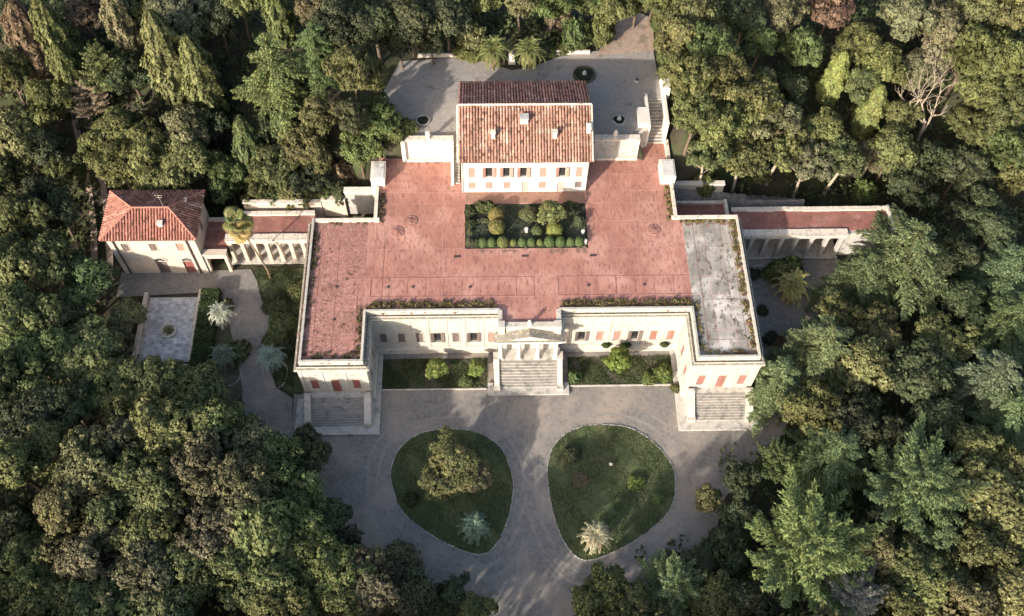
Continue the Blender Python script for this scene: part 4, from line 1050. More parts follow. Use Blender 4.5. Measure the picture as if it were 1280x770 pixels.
FOREST = [
 ('top left corner', [('C',-66.8,46.4,3,13,'rust'), ('C',-62.8,45.7,2.2,15,'olive'), ('C',-61.7,42.5,1.9,12,'olive'), ('O',-59.6,49.7,3,9,'brown'), ('C',-54.4,48,2.2,14,'bark'), ('C',-47.8,42.8,2.7,17,'gold'), ('C',-43.5,40.8,2.3,16,'olive'), ('O',-46.7,49.2,4.2,10,'grey'), ('O',-41.4,48.8,3.2,9,'dark'), ('P',-32.8,38.7,7,16,'fresh'), ('P',-27,40.3,3.6,12,'pine'), ('F',-57.5,43.4,4,10,'fresh'), ('F',-59.7,41,3,8,'dry'), ('O',-69.4,49.4,3,10,'dark'), ('O',-69.7,41.9,3,11,'olive'), ('O',-51.8,50.7,2.6,9,'green'), ('O',-27.5,49,3.2,9,'bark'), ('O',-53.6,43,3.4,8,'dark'), ('C',-33.1,48.4,2,14,'fresh'), ('O',-38.5,50.6,3,10,'olive')]),
 ('woods behind the small house', [('O',-64.5,38.7,3.6,10,'olive'), ('O',-68.3,34.9,4,11,'olive'), ('O',-69.4,30.9,3.8,10,'olive'), ('O',-65,33.8,3.4,9,'dark'), ('O',-55,35.8,3.6,10,'olive'), ('O',-54.7,31.2,4.3,11,'olive'), ('O',-50,33,4,11,'gold'), ('O',-45,31.4,3.8,11,'gold'), ('O',-49.6,30,3.2,9,'olive'), ('O',-45.8,35.8,3.2,10,'bark'), ('C',-37.2,32.7,2.1,14,'green'), ('C',-34.9,34.6,1.8,11,'dark'), ('O',-40.4,30,3.2,9,'green'), ('O',-43.2,37,2.8,8,'dark'), ('O',-33.6,30.2,3.8,11,'green'), ('O',-28.9,31.5,3.9,11,'gold'), ('O',-26.9,33.3,2.8,9,'olive'), ('O',-32.4,35.4,2.8,9,'green'), ('O',-28.2,28.8,3.4,9,'dark'), ('S',-25,30.2,1.8,4,'rust'), ('O',-58.9,34.2,2.4,8,'fresh'), ('O',-36.8,29.6,2.4,7,'olive'), ('O',-65.8,28.9,2.8,8,'dark'), ('O',-32.1,29,2.4,7,'green')]),
 ('trees left of the rear court', [('O',-22.2,36,3.4,11,'olive'), ('O',-24.3,43.9,4.2,11,'dark'), ('O',-19.8,36.5,2.5,9,'olive'), ('O',-19.1,32.7,3.6,9,'fresh'), ('O',-16.8,32.6,2.2,7,'green'), ('O',-21.7,29.6,2.7,8,'fresh'), ('O',-22.3,31.4,2.6,8,'dark'), ('O',-19.6,45.2,4,10,'dark'), ('O',-14.9,46.3,4.2,10,'dark'), ('O',-10.1,47.4,3.4,9,'dark'), ('O',-16.6,44.2,2.5,7,'dark'), ('O',-12.3,44.8,2.2,6,'dark')]),
 ('trees along the top edge', [('O',-5.7,51.6,2.8,8,'olive'), ('O',-0.2,50.4,3,9,'bark'), ('O',4.1,49.9,3,9,'green'), ('O',9.2,51.1,2.8,8,'green'), ('O',12.4,49.5,2.6,8,'olive'), ('O',16.2,51.8,3,8,'green'), ('O',18.5,52.4,3,9,'olive'), ('S',7.6,48.6,2,4,'green'), ('S',5.6,52.1,1.8,4,'dry'), ('S',11.3,49.2,1.8,4,'olive'), ('S',-6.9,48.5,1.8,3.5,'gold')]),
 ('woods right of the rear court', [('O',19.8,48.1,3.6,10,'olive'), ('O',23.3,45.8,3.4,11,'olive'), ('O',20.7,41.4,3.2,11,'olive'), ('O',23.9,38.6,3.8,12,'green'), ('O',20.8,33.7,3.6,12,'olive'), ('O',25.1,34.5,3.8,11,'olive'), ('O',21.7,30.8,3.6,11,'green'), ('O',29.9,35.7,4,11,'olive'), ('O',26.3,31.9,4,12,'olive'), ('O',33.4,34.8,4,11,'grey'), ('U',24.4,29.2,4,10,'green'), ('U',29.8,30.4,4.2,10,'olive'), ('U',35,32.1,4.2,10,'olive'), ('U',38.9,30.3,4,10,'grey'), ('U',43.4,30.9,4,10,'green'), ('O',42,35.7,3.4,9,'olive'), ('O',32.2,43.7,2.6,8,'fresh'), ('O',38.5,44.6,3.4,9,'fresh'), ('C',43.7,42.4,1.8,10,'lime'), ('C',48.8,38.6,2,10,'lime'), ('O',46.3,45.1,3.2,10,'olive'), ('O',49.6,42.7,3.4,10,'olive'), ('O',47.1,40.8,2.8,9,'green'), ('O',36.8,40.5,3.2,8,'dark'), ('O',30.3,47.2,3.2,9,'dark'), ('O',36.1,48.5,3.2,9,'bark'), ('O',42.5,49.6,3.8,10,'rust'), ('S',25,29.4,1.8,3.5,'green'), ('S',33.7,32.5,1.6,3,'fresh'), ('S',48.7,30.3,1.6,3,'fresh')]),
 ('top right corner', [('O',52.8,48.1,4,11,'grey'), ('O',57.8,47.1,3.8,11,'bark'), ('O',62.7,49.8,3.6,10,'gold'), ('O',66.9,49,3.8,11,'gold'), ('O',61.5,43.3,4.2,12,'olive'), ('O',65.9,42.4,4,12,'olive'), ('O',63.5,39.5,4,11,'olive'), ('O',67.6,37.2,4,11,'green'), ('O',54.9,42.2,3,9,'bark'), ('O',57.2,44,2.6,9,'dry'), ('B',57.1,36.9,4.5,12,'pale'), ('O',52.7,37,2.8,9,'olive'), ('O',51.2,32.7,3.4,10,'olive'), ('O',56.4,31.5,3.4,9,'dark'), ('O',62.9,35.5,3.4,9,'olive'), ('O',66.4,32.6,3.6,10,'green'), ('O',60.8,30.4,3.4,9,'dark'), ('O',67.5,28.6,2.8,9,'gold'), ('O',54,27.9,3.2,8,'dark'), ('O',61.4,24.7,3.6,9,'dark'), ('O',48.9,33,2.6,8,'bark')]),
 ('right edge woods', [('P',49,15.2,9.2,15,'sage'), ('P',43.7,13.5,5.2,11,'pine'), ('O',52.8,4.2,4.2,7.5,'gold'), ('O',45,5.6,4.2,7,'olive'), ('P',62.6,13.5,5.4,12,'blue'), ('P',61.8,7.2,5,11,'pine'), ('P',56.3,-2.1,5.6,12,'blue'), ('P',58,-6.2,5,11,'pine'), ('P',36.5,2.9,6.2,11,'sage'), ('P',30.4,-1.2,4.6,10,'sage'), ('O',41.5,0.4,3.6,9,'gold'), ('O',48.2,-0.8,4,9,'dark'), ('O',56.3,10.5,3.4,8,'dark'), ('O',63,20.7,3.6,9,'dark'), ('O',57,17.3,3.4,8,'dark'), ('O',39.7,8.3,2.8,8,'olive'), ('S',35.7,17,2,4,'green'), ('O',52.2,-10.3,2.8,9,'gold'), ('O',48.8,-6.7,3.4,9,'dark')]),
 ('bottom right woods', [('O',33.6,-6.2,3.4,10,'olive'), ('O',38.7,-6,3.6,9,'dark'), ('P',34.9,-11.5,5.8,11,'pine'), ('F',29,-11.5,2.8,8,'green'), ('O',24.5,-13.2,2.4,6,'dark'), ('O',20.7,-15.3,1.7,4.5,'gold'), ('F',43.3,-15.7,6.8,13,'sage'), ('F',29.6,-22.9,7.2,13,'fresh'), ('O',43.5,-9.4,3.6,8,'dark'), ('O',37.9,-21.7,3,9,'gold'), ('P',45.3,-21.4,3.8,9,'pine'), ('O',52.2,-16.5,3.8,10,'gold'), ('O',53.9,-20.3,3.4,10,'gold'), ('O',49.3,-23.9,4,10,'olive'), ('O',42.4,-25.8,4,9,'olive'), ('O',52.4,-27.5,3.8,10,'gold'), ('F',34,-28.2,4.2,10,'silver'), ('O',38.1,-29.2,3.4,9,'olive'), ('O',21.5,-21.8,3.2,6,'dark'), ('O',24,-17.9,2.5,5,'dark'), ('O',45.7,-29.5,3.8,10,'gold'), ('O',55.7,-13.4,3,9,'olive')]),
 ('bottom edge of the forecourt', [('F',15,-26,4.2,9,'sage'), ('O',7.9,-25.8,2.6,7,'olive'), ('O',6,-28.1,2.8,7,'olive'), ('O',19.6,-27.5,3.2,8,'olive'), ('O',11.2,-28.6,3,8,'olive'), ('O',24.3,-28.8,3.6,8,'dark'), ('O',19.2,-22.9,2.2,5,'grey')]),
 ('bottom left woods', [('O',-56.7,-8.7,3.4,9,'gold'), ('O',-58.8,-11.9,3.6,12,'olive'), ('O',-49.7,-12.5,4.6,12,'gold'), ('O',-51,-17.2,4.4,12,'gold'), ('O',-46.4,-9.4,3.8,11,'grey'), ('O',-41.9,-7.8,4.4,12,'olive'), ('O',-37.6,-6.5,4.4,11,'olive'), ('O',-34.1,-9.3,4,10,'grey'), ('O',-42.3,-13.6,4.6,12,'green'), ('O',-37.5,-12.7,4.4,12,'bark'), ('O',-33.2,-14.7,4.6,12,'bark'), ('O',-29.2,-12.9,4.6,10,'green'), ('O',-26.4,-9.9,3.2,8,'dark'), ('O',-46.3,-18,4.2,11,'green'), ('O',-41.2,-19.5,4.6,11,'olive'), ('O',-35.9,-19.1,4.2,11,'bark'), ('O',-30.6,-19.6,4.2,11,'fresh'), ('O',-26.6,-17,4,9,'green'), ('O',-48,-22.5,4,11,'bark'), ('O',-43,-24.3,4.4,11,'bark'), ('O',-38.1,-23.8,4.4,10,'green'), ('O',-32.8,-24.3,4,10,'fresh'), ('O',-28.4,-24.8,4,10,'green'), ('O',-25.3,-22,3.6,9,'fresh'), ('O',-55.9,-23,4,10,'olive'), ('O',-52.3,-27.8,4,10,'olive'), ('O',-46.8,-27.9,4.2,10,'green'), ('O',-58.3,-17.8,3.4,9,'dark'), ('O',-39.9,-28.4,4,10,'green')]),
 ('front trees left of the drive', [('O',-21.6,-24.3,3.6,9,'olive'), ('O',-17.6,-25.7,4,9,'bark'), ('O',-20.9,-28.2,3.8,9,'olive'), ('O',-13.7,-26.3,3.4,7,'dark'), ('O',-9.8,-26.1,2.6,5.5,'dark'), ('O',-15.3,-22.4,2.8,5.5,'bark'), ('O',-24.1,-17.8,3,6,'dark'), ('O',-7.2,-27.8,2.2,5,'olive'), ('O',-27.6,-29.1,4,10,'olive'), ('O',-21.6,-21.1,2.8,6,'dark')]),
 ('left edge woods', [('O',-66,22.5,4,11,'olive'), ('O',-62.3,24.6,3,9,'dark'), ('O',-62,17.2,3.6,10,'green'), ('O',-57.2,14.8,4,7.5,'sage'), ('O',-65.7,15.6,3.6,11,'olive'), ('O',-63.7,8.8,4.4,10,'fresh'), ('O',-59.4,9.1,3.6,7.5,'dark'), ('O',-55.6,4.6,4.2,7,'fresh'), ('O',-60.8,3.1,4.6,8.5,'green'), ('O',-51.7,10.7,2.2,4.5,'gold'), ('O',-51.9,6.4,2.6,5,'bark'), ('O',-51.9,0.3,3.8,6.5,'fresh'), ('O',-44.7,-0.3,4.2,8,'green'), ('O',-48.7,-3.3,3.6,7.5,'gold'), ('O',-60.6,-4.5,4.4,8.5,'dark'), ('O',-55.4,-3.2,3.6,7.5,'dark'), ('O',-40.2,-1.4,3.4,8,'green'), ('O',-63.5,31.7,2.4,8,'olive'), ('O',-62.5,-0.7,3.6,10,'green')]),
]

NAME = {'O': 'holm_oak', 'U': 'umbrella_oak', 'C': 'cypress_tree', 'P': 'cedar_tree', 'F': 'plumed_conifer', 'S': 'shrub', 'B': 'bare_tree'}
CAT = {'O': 'oak tree', 'U': 'oak tree', 'C': 'cypress', 'P': 'cedar', 'F': 'conifer', 'S': 'shrub', 'B': 'bare tree'}
NOUN = {'O': 'holm oak with a lumpy crown', 'U': 'spreading oak on a pale trunk', 'C': 'tall narrow cypress', 'P': 'cedar with layered feathery boughs', 'F': 'conifer with upswept plumes', 'S': 'small loose shrub', 'B': 'leafless tree with white branches'}
DIMS = {'O': (4.0, 9.2), 'U': (4.6, 9.2), 'C': (1.65, 12.0), 'P': (5.7, 14.0), 'F': (7.0, 14.0), 'S': (1.6, 2.0), 'B': (3.6, 9.0)}
ORD = ['leftmost'] + [q + ' from left' for q in ('second', 'third', 'fourth', 'fifth', 'sixth', 'seventh', 'eighth', 'ninth')]
def screen(x, y, z):
    d = Vector((x, y, z)) - CAM; q = d.dot(fwd); return 640+FPX*d.dot(r2)/q, 385-FPX*d.dot(u2)/q
def tree(kind, x, y, r, h, colkey, label, group, z=None, mesh=None, name=None):
    z = float(ground(x, y)) if z is None else z
    o = thing(name or NAME[kind], label, CAT[kind], (x, y, z), group, 0)
    rz = random.uniform(0, 6.28); R0, H0 = DIMS[kind]; sx, sz = r/R0, h/H0
    if kind == 'B':
        c = inst('trunk', BARE, o, (0, 0, 0), 2.2); c.scale = (sx, sx, sz); return o
    lst = {'O': OAK, 'U': UMB, 'C': CYP, 'P': CED, 'F': FEA, 'S': SHR}[kind]
    if kind == 'P' and r > 6.5: mesh = CEDL; sx = r/8.8
    me = mesh or lst[random.randrange(len(lst))]
    c = inst('crown', me, o, (0, 0, 0), rz); c.scale = (sx*random.uniform(.94, 1.06), sx*random.uniform(.94, 1.06), sz)
    k = random.uniform(.88, 1.12); cc = COLS[colkey]; j = [random.uniform(.94, 1.06) for _ in range(3)]
    c.color = (cc[0]*k*j[0], cc[1]*k*j[1], cc[2]*k*j[2], 1)
    t = inst('trunk', random.choice(TR[kind]), o, (0, 0, 0), random.uniform(0, 6.28) if kind != 'U' else random.uniform(-.5, .5)); t.scale = (max(.6, sx), max(.6, sx), sz)
    return o
for zone, rows in FOREST:
    by = {}
    for row in rows:
        by.setdefault((row[0], row[5]), []).append(row)
    for (kd, ck), rs in by.items():
        rs.sort(key=lambda q: screen(q[1], q[2], q[4]*.6)[0])
        if len(rs) > 3:
            # split by height in the picture: upper and lower half
            ys = sorted(screen(q[1], q[2], q[4]*.6)[1] for q in rs); md = (ys[(len(ys)-1)//2]+ys[(len(ys)-1)//2+1])/2
            sets = [('farther', [q for q in rs if screen(q[1], q[2], q[4]*.6)[1] <= md]), ('nearer', [q for q in rs if screen(q[1], q[2], q[4]*.6)[1] > md])]
        else: sets = [('', rs)]
        for nm, ss in sets:
            for i, q in enumerate(ss):
                lab = LOOK[ck] + ' ' + NOUN[kd].split(' with ')[0]
                if len(ss) > 1 or nm: lab = ORD[min(i, 8)] + (' %s ' % nm if nm else ' ') + LOOK[ck] + ' ' + NOUN[kd].split(' with ')[0].split(' on ')[0] + ' group' * 0
                else: lab = LOOK[ck] + ' ' + NOUN[kd]
                lab = lab.replace('  ', ' ') + ' in the ' + zone if not zone.startswith(('front', 'trees', 'bottom edge')) else lab + ' among the ' + (zone if not zone.startswith('bottom') else 'trees below the forecourt')
                tree(kd, q[1], q[2], q[3], q[4], ck, lab, zone)

# understory: nobody could count it
def clear_zone(x, y):
    z = (np.abs(x) < 31) & (y > -8) & (y < 48)
    z |= (x > -26) & (x < 24) & (y > -20) & (y <= -8)
    z |= (x > -14) & (x < 12) & (y > -27) & (y <= -20)
    z |= (x > -8) & (x < 6) & (y <= -27)
    z |= (x > -56) & (x < -30) & (y > 4) & (y < 27)
    z |= (x > -42) & (x < -30) & (y > -6) & (y < 26)
    z |= (x > 28) & (x < 51) & (y > 4) & (y < 26.5)
    z |= (x > 8) & (x < 20) & (y > 44) & (y < 62)
    z |= (x > -60) & (x < -50) & (y > 14) & (y < 40) & (np.abs(x+57.2+(y-18)*.22) < 2.2)
    return z
n = 12000
px_ = rng.uniform(-95, 95, n); py_ = rng.uniform(-42, 95, n); k = ~clear_zone(px_, py_); px_, py_ = px_[k], py_[k]
nn = len(px_); per = 16; rr = rng.uniform(.5, 1.35, nn)
o = sph(nn*per, 0); Cc = np.repeat(np.stack([px_, py_, ground(px_, py_)], 1), per, 0) + o*np.repeat(rr, per)[:, None]*np.array([1, 1, 1.7])
ti = np.repeat(rng.uniform(.6, 1.3, nn), per)*rng.uniform(.7, 1.3, nn*per)
ume = leaves('undergrowth', Cc, o + np.array([0, 0, .4]), rng.uniform(.25, .5, nn*per), ti)
uo = bpy.data.objects.new('undergrowth', ume); uo.color = (.080, .100, .042, 1)
put(uo, label='low dark undergrowth covering the forest floor', cat='undergrowth', kind='stuff')

# woods beyond the lower and left edges of the photo (they shade the forecourt)
offs = []
for k in range(150):
    x, y = random.uniform(-95, 30), random.uniform(-62, -30)
    if -8 < x < 6 and y > -37: continue
    if y > -34.5 and -64 < x < 60: continue
    ddx, ddy = x-7.2, y+19.2; along = -(ddx*.643+ddy*.766); perp = abs(ddx*.766-ddy*.643)
    if 0 < along < 42 and perp < 5.5: continue
    offs.append((x, y, random.uniform(3.5, 5), random.uniform(12, 15.5)))
for k in range(12): offs.append((random.uniform(-95, -72), random.uniform(-30, 60), 4.5, 11))
nf = 1500
Cs, Ns, Ts = [], [], []
for x, y, r, h in offs:
    d = sph(nf, -.3); wob = 1 + .25*np.sin(np.arctan2(d[:, 1], d[:, 0])*4)*np.cos(d[:, 2]*5)
    Cs.append(np.array([x, y, float(ground(x, y)) + h*.62]) + d*np.array([r, r, h*.36])*wob[:, None]*rng.uniform(.8, 1.05, (nf, 1))); Ns.append(d); Ts.append(rng.uniform(.6, 1.3, nf))
fme = leaves('woodland', np.concatenate(Cs), np.concatenate(Ns), rng.uniform(.28, .5, nf*len(offs)), np.concatenate(Ts))
fo = bpy.data.objects.new('woodland', fme); fo.color = (*COLS['olive'], 1)
put(fo, label='mass of oak woodland continuing past the entrance drive', cat='woodland', kind='stuff')

# ------------------------------------------------------------------ palms
def frond_mesh(name, L=2.6, arch_=.9, droop=1.0, leaf=.55, n=26, wid=.05):
    C = MB()
    P = []
    for k in range(n+1):
        t = k/n; P.append(Vector((L*(t*.9), 0, arch_*math.sin(t*math.pi*.62)*1.1 - droop*t*t)))
    C.tube([P[0], P[n//3], P[2*n//3], P[n]], [.05, .04, .025, .01], 4)
    for k in range(3, n+1):
        t = k/n; ll = leaf*math.sin(min(1, t*1.25+.12)*math.pi*.85+.15)*1.0 + .08; d = (P[k]-P[k-1]).normalized()
        for sg in (-1, 1):
            e = (d*.65 + Vector((0, sg*.8, .28))).normalized(); f_ = Vector((0, 0, 1)).cross(e).normalized()*wid
            a = P[k]; m_ = a + e*ll*.55; tip = a + e*ll - Vector((0, 0, ll*.32))
            C.face([a-f_*.5, m_-f_, tip, m_+f_], random.uniform(.75, 1.25))
    return C.mesh(name, M['leaf'])
FR = [frond_mesh('frond'), frond_mesh('frond', 2.4, .5, 1.3), frond_mesh('frond', 2.3, 1.4, .35)]
FRB = [frond_mesh('frond', 1.8, .5, .9, .34, 20, .05), frond_mesh('frond', 1.6, 1.0, .35, .3, 18, .05)]
def palm(x, y, h, R, col, label, z=0, n=34, group=None, trunk_r=.3, meshes=None, low=None, lean=(0, 0), lowcount=0, colA=None):
    o = thing('palm_tree', label, 'palm', (x, y, z), group)
    b = MB(); prof = [(trunk_r*1.25, -.3), (trunk_r*1.05, .4)]
    ns = max(4, int(h/.35))
    pts = [(lean[0]*(k/ns)**1.3, lean[1]*(k/ns)**1.3, h*k/ns) for k in range(ns+1)]
    b.tube([(0, 0, -.4)]+pts, [trunk_r*1.2]+[trunk_r*(1.08 if k % 2 else .92) for k in range(ns+1)], 9)
    me = b.mesh('palm_trunk', M['palmbark']); inst('trunk', me, o)
    ms = meshes or FR
    for k in range(n):
        t = k/n; th = k*2.39996; el = 1.05 - 1.55*t
        f = inst('frond', ms[2 if (el > .55 and len(ms) > 2) else (0 if el > -.1 else 1) % len(ms)], o, (lean[0], lean[1], h + .15))
        f.rotation_euler = (0, -el + .35, th); s = R/2.5*random.uniform(.88, 1.08)*(.8 + .2*min(1, t*2)); f.scale = (s, s, s)
        c = col if not (lowcount and k >= n-lowcount) else low
        kk = random.uniform(.82, 1.2); f.color = (c[0]*kk, c[1]*kk, c[2]*kk, 1)
    return o
blue = (.15, .20, .155); grn = (.12, .155, .055); yel = (.36, .30, .16); dryc = (.33, .22, .13)
palm(-4.0, 44.3, 2.9, 2.7, (.17, .19, .07), 'left of the two tall green palms behind the rear court', 13.0, 40, 'palms behind the rear court', .26, low=(.26, .22, .10), lowcount=8)
palm(1.0, 44.3, 2.8, 2.7, (.17, .19, .07), 'right of the two tall green palms behind the rear court', 13.0, 40, 'palms behind the rear court', .26, low=(.26, .22, .10), lowcount=8)
palm(-6.9, -18.0, 2.6, 2.2, (.14, .20, .14), 'bluish green palm at the foot of the left lawn', .05, 40, 'palms on the two front lawns', .24, low=(.20, .17, .12), lowcount=8)
palm(7.2, -19.2, 2.0, 2.2, (.42, .39, .25), 'sunlit pale golden palm at the foot of the right lawn', .05, 40, 'palms on the two front lawns', .26, low=(.42, .25, .13), lowcount=9)
palm(-39.6, 10.4, 3.6, 2.0, (.40, .42, .32), 'whitish green palm at the top of the planted strip by the west road', 0, 34, 'blue green palms along the west road', .22)
palm(-38.8, 4.9, 2.4, 2.1, (.14, .18, .13), 'dull shaded palm lower down the planted strip by the west road', 0, 34, 'blue green palms along the west road', .22)
palm(-32.6, 4.3, 3.0, 2.1, (.22, .29, .25), 'silvery blue palm in a kerbed bed against the gallery west wall', 0, 40, 'blue green palms along the west road', .24)
palm(35.6, 14.2, 2.8, 3.0, (.30, .29, .11), 'yellow green palm with orange heart in the shaded east yard', 0, 38, None, .3, low=(.40, .24, .08), lowcount=6)
# tall fan palm, tilted over the arcade
def fan_mesh():
    b = MB(); n = 13
    b.tube([(0, 0, 0), (.7, 0, .1)], [.03, .02], 4)
    for k in range(n):
        th = -1.9 + 3.8*k/(n-1); L = .75*(1-.12*abs(th)); w_ = .11
        d = Vector((math.cos(th), math.sin(th), 0)); s_ = Vector((-d.y, d.x, 0))
        a = Vector((.7, 0, .1)); b.face([a, a+d*L*.6+s_*w_, a+d*L-Vector((0, 0, .22)), a+d*L*.6-s_*w_], random.uniform(.8, 1.2))
    return b.mesh('fan_leaf', M['leaf'])
FAN = fan_mesh()
TP = thing('fan_palm', 'very tall thin fan palm with yellowing skirt standing before the left arcade', 'palm', (-34.7, 18.2, 0))
b = MB(); b.tube([(0, 0, -.3), (.0, .0, 2), (-.6, .05, 6), (-1.7, .15, 12.6)], [.22, .15, .12, .10], 8); inst('trunk', b.mesh('palm_trunk', M['palmbark'], smooth=True), TP)
for k in range(30):
    t = k/30; th = k*2.4; el = 1.2 - 2.2*t
    f = inst('frond', FAN, TP, (-1.7 + t*.3, .15, 13.2 - t*2.0)); f.rotation_euler = (random.uniform(-.3, .3), -el*.8, th); s = 1.4*random.uniform(.85, 1.15); f.scale = (s, s, s)
    c = (.19, .20, .07) if t < .6 else (.34, .28, .10); f.color = (*[q*random.uniform(.85, 1.15) for q in c], 1)

# ------------------------------------------------------------------ lawns, kerbs and their planting
LL = smooth_poly([(-9.9, -4.5), (-6.4, -5.1), (-3.7, -7.1), (-2.4, -10.3), (-2.3, -13.4), (-3.3, -17.3), (-4.9, -19.9), (-6.6, -20.5), (-9.2, -19.6), (-12.1, -18.0), (-15.4, -15.3), (-16.8, -12.2), (-17.1, -9.6), (-16.1, -7.0), (-13.7, -5.1)])
LR = smooth_poly([(9.1, -4.2), (12.8, -4.8), (15.6, -6.9), (17.3, -9.6), (17.6, -12.2), (16.7, -15.2), (14.2, -17.7), (10.2, -20.1), (6.3, -21.4), (4.2, -20.1), (2.8, -16.9), (2.1, -12.9), (2.1, -9.3), (3.3, -6.5), (5.8, -4.7)])
sheet('left_lawn', LL, .06, M['lawn'], kind='structure')
sheet('right_lawn', LR, .064, M['lawn'], kind='structure')
def edging(P, label, step=.42, w_=.16, h=.14, m='coping'):
    b = MB(); acc = 0
    for i in range(len(P)):
        a, c = Vector((*P[i], 0)), Vector((*P[(i+1) % len(P)], 0)); L = (c-a).length; d = (c-a).normalized(); s_ = Vector((-d.y, d.x, 0)); n_ = max(1, round(L/step))
        for k in range(n_):
            p = a + d*L*(k+.08)/n_; q = a + d*L*(k+.92)/n_; hh = h*random.uniform(.5, 1.25); o_ = random.uniform(-.03, .03); ww_ = w_*random.uniform(.7, 1.1)
            if random.random() < .04: continue
            b.prism([(p+s_*(o_-ww_/2))[:2], (q+s_*(o_-ww_/2))[:2], (q+s_*(o_+ww_/2))[:2], (p+s_*(o_+ww_/2))[:2]], .0, hh)
    return b.build('stone_edging', M[m], kind='stuff', label=label, cat='edging')
edging(LL, 'ring of small stones edging the left teardrop lawn', w_=.12, h=.12, m='greywall')
edging(LR, 'ring of small stones edging the right teardrop lawn', w_=.12, h=.12, m='greywall')
def inside(P, x, y):
    c = False; j = len(P)-1
    for i in range(len(P)):
        if (P[i][1] > y) != (P[j][1] > y) and x < (P[j][0]-P[i][0])*(y-P[i][1])/(P[j][1]-P[i][1])+P[i][0]: c = not c
        j = i
    return c
def grass(name, P, n, zb, col, label, h=.12, w_=.05, z0=0):
    pts = []; xs = [p[0] for p in P]; ys = [p[1] for p in P]
    while len(pts) < n:
        x, y = random.uniform(min(xs), max(xs)), random.uniform(min(ys), max(ys))
        bare = math.sin(x*.75+2)*math.sin(y*.6+1)+.5*math.sin(x*1.9+y*1.3)
        if bare < -.45 and random.random() < .8: continue
        if inside(P, x, y): pts.append((x, y, zb + h*.4))
    C = np.array(pts); nz = np.sin(C[:, 0]*.9+1)*np.sin(C[:, 1]*.8) + .5*np.sin(C[:, 0]*2.3)*np.cos(C[:, 1]*2.1)
    hN = rng.normal(0, 1, (n, 3)); hN[:, 2] = np.abs(hN[:, 2])*.8+.4
    me = leaves(name, C, hN, rng.uniform(w_, w_*2.2, n), (1+.25*nz)*rng.uniform(.6, 1.4, n), aspect=2.2)
    o = bpy.data.objects.new(name, me); o.color = (*col, 1)
    put(o, label=label, cat='grass', kind='stuff'); return o
grass('grass', LL, 16000, .06, (.095, .115, .05), 'short dark grass on the left teardrop lawn')
grass('grass', LR, 16000, .065, (.105, .125, .053), 'short patchy grass on the right teardrop lawn')
BW = [(-19.0, 1.1), (-5.25, 1.1), (-5.25, 5.4), (-18.7, 5.4)]
BE = [(5.25, 1.35), (18.7, 1.5), (18.7, 5.5), (5.25, 5.4)]
sheet('west_flower_bed', BW, .05, M['soil'], kind='structure'); sheet('east_flower_bed', BE, .05, M['soil'], kind='structure')
grass('grass', BW, 9000, .05, (.085, .105, .045), 'rough weeds in the bed left of the central stair', .15, .07)
grass('grass', BE, 9000, .05, (.085, .105, .045), 'rough weeds in the bed right of the central stair', .15, .07)
for P, s_, lab in (([(-18.7, 1.0), (-5.3, 1.0)], 0, 'thin stone kerb before the bed left of the central stair'), ([(5.3, 1.25), (18.6, 1.4)], 0, 'thin stone kerb before the bed right of the central stair')):
    (xa, ya), (xb, yb) = P; kb = thing('stone_kerb', lab, 'kerb', ((xa+xb)/2, ya, 0))
    for k in range(9):
        x0 = xa+(xb-xa)*k/9; x1 = xa+(xb-xa)*(k+1)/9-.04; b = MB(); b.box(x0, x1, ya-.1+random.uniform(-.02, .02), ya+.06, 0, .18); b.build('kerb_stone', M['plinth'], kb)
def shrub(x, y, r, h, ck, label, z=0, group=None, me=None, name='shrub', cat=None, leafy=None):
    o = thing(name, label, cat or 'shrub', (x, y, z), group)
    c = inst('foliage', me or random.choice(SHR), o, (0, 0, 0), random.uniform(0, 6)); s = r/1.5 if me is None else r/(.62 if me is CLIP else 4.0); c.scale = (s, s, h/(1.9 if me is None else (1.0 if me is CLIP else 9.2)))
    cc = COLS[ck] if isinstance(ck, str) else ck; k = random.uniform(.9, 1.1); c.color = (cc[0]*k, cc[1]*k, cc[2]*k, 1)
    if me is not CLIP:
        t = inst('stem', TR['S'][0], o); t.scale = (1, 1, h/1.5)
    return o
SP = oak_mesh('small_tree_crown', R=4, hz=3.6, cz=5.0, lobes=46, per=22, nl=13, lr=(.8, 1.3), size=(.16, .34))
brt = (.19, .24, .065)
shrub(-11.7, 3.2, 1.5, 2.6, brt, 'bright leafy shrub in the middle of the left front bed', .05, me=SP)
shrub(-6.6, 3.0, 1.25, 2.8, brt, 'bright upright shrub against the central stair on its left', .05, me=SP)
shrub(-8.0, 1.9, .8, .9, 'fresh', 'low creeping shrub at the kerb left of the central stair', .05)
shrub(11.6, 3.6, 1.95, 4.2, (.15, .20, .045), 'large round bright green shrub in the right front bed', .05, me=SP)
shrub(17.5, 2.6, 1.1, 1.6, (.13, .17, .05), 'ragged shrub at the right end of the right front bed', .05)
shrub(15.6, 1.9, .8, .9, (.12, .15, .05), 'low weedy shrub by the kerb in the right front bed', .05)
shrub(6.0, 2.3, .8, 1.3, (.10, .15, .06), 'slim green shrub beside the central stair on its right', .05)
shrub(18.9, .6, .6, .8, 'gold', 'dry yellowish shrub at the corner of the right wing ledge', .05)
shrub(-9.9, -11.0, 4.1, 5.0, (.150, .150, .058), 'large spreading olive tree on the left lawn', .05, me=OAK[3], name='olive_tree', cat='olive tree')
shrub(-7.0, -11.8, 2.6, 4.0, (.115, .105, .055), 'thin brownish olive tree right behind the large one on the left lawn', .05, me=OAK[1], name='olive_tree', cat='olive tree')
shrub(-14.5, -13.7, .8, .9, 'dark', 'dark low bush near the left kerb of the left lawn', .05)
shrub(5.1, -8.3, 1.0, .9, 'dark', 'dark low bush in the upper left of the right lawn', .05)
shrub(12.7, -12.0, .9, .7, (.15, .20, .055), 'bright low shrub in the sun streak of the right lawn', .05)
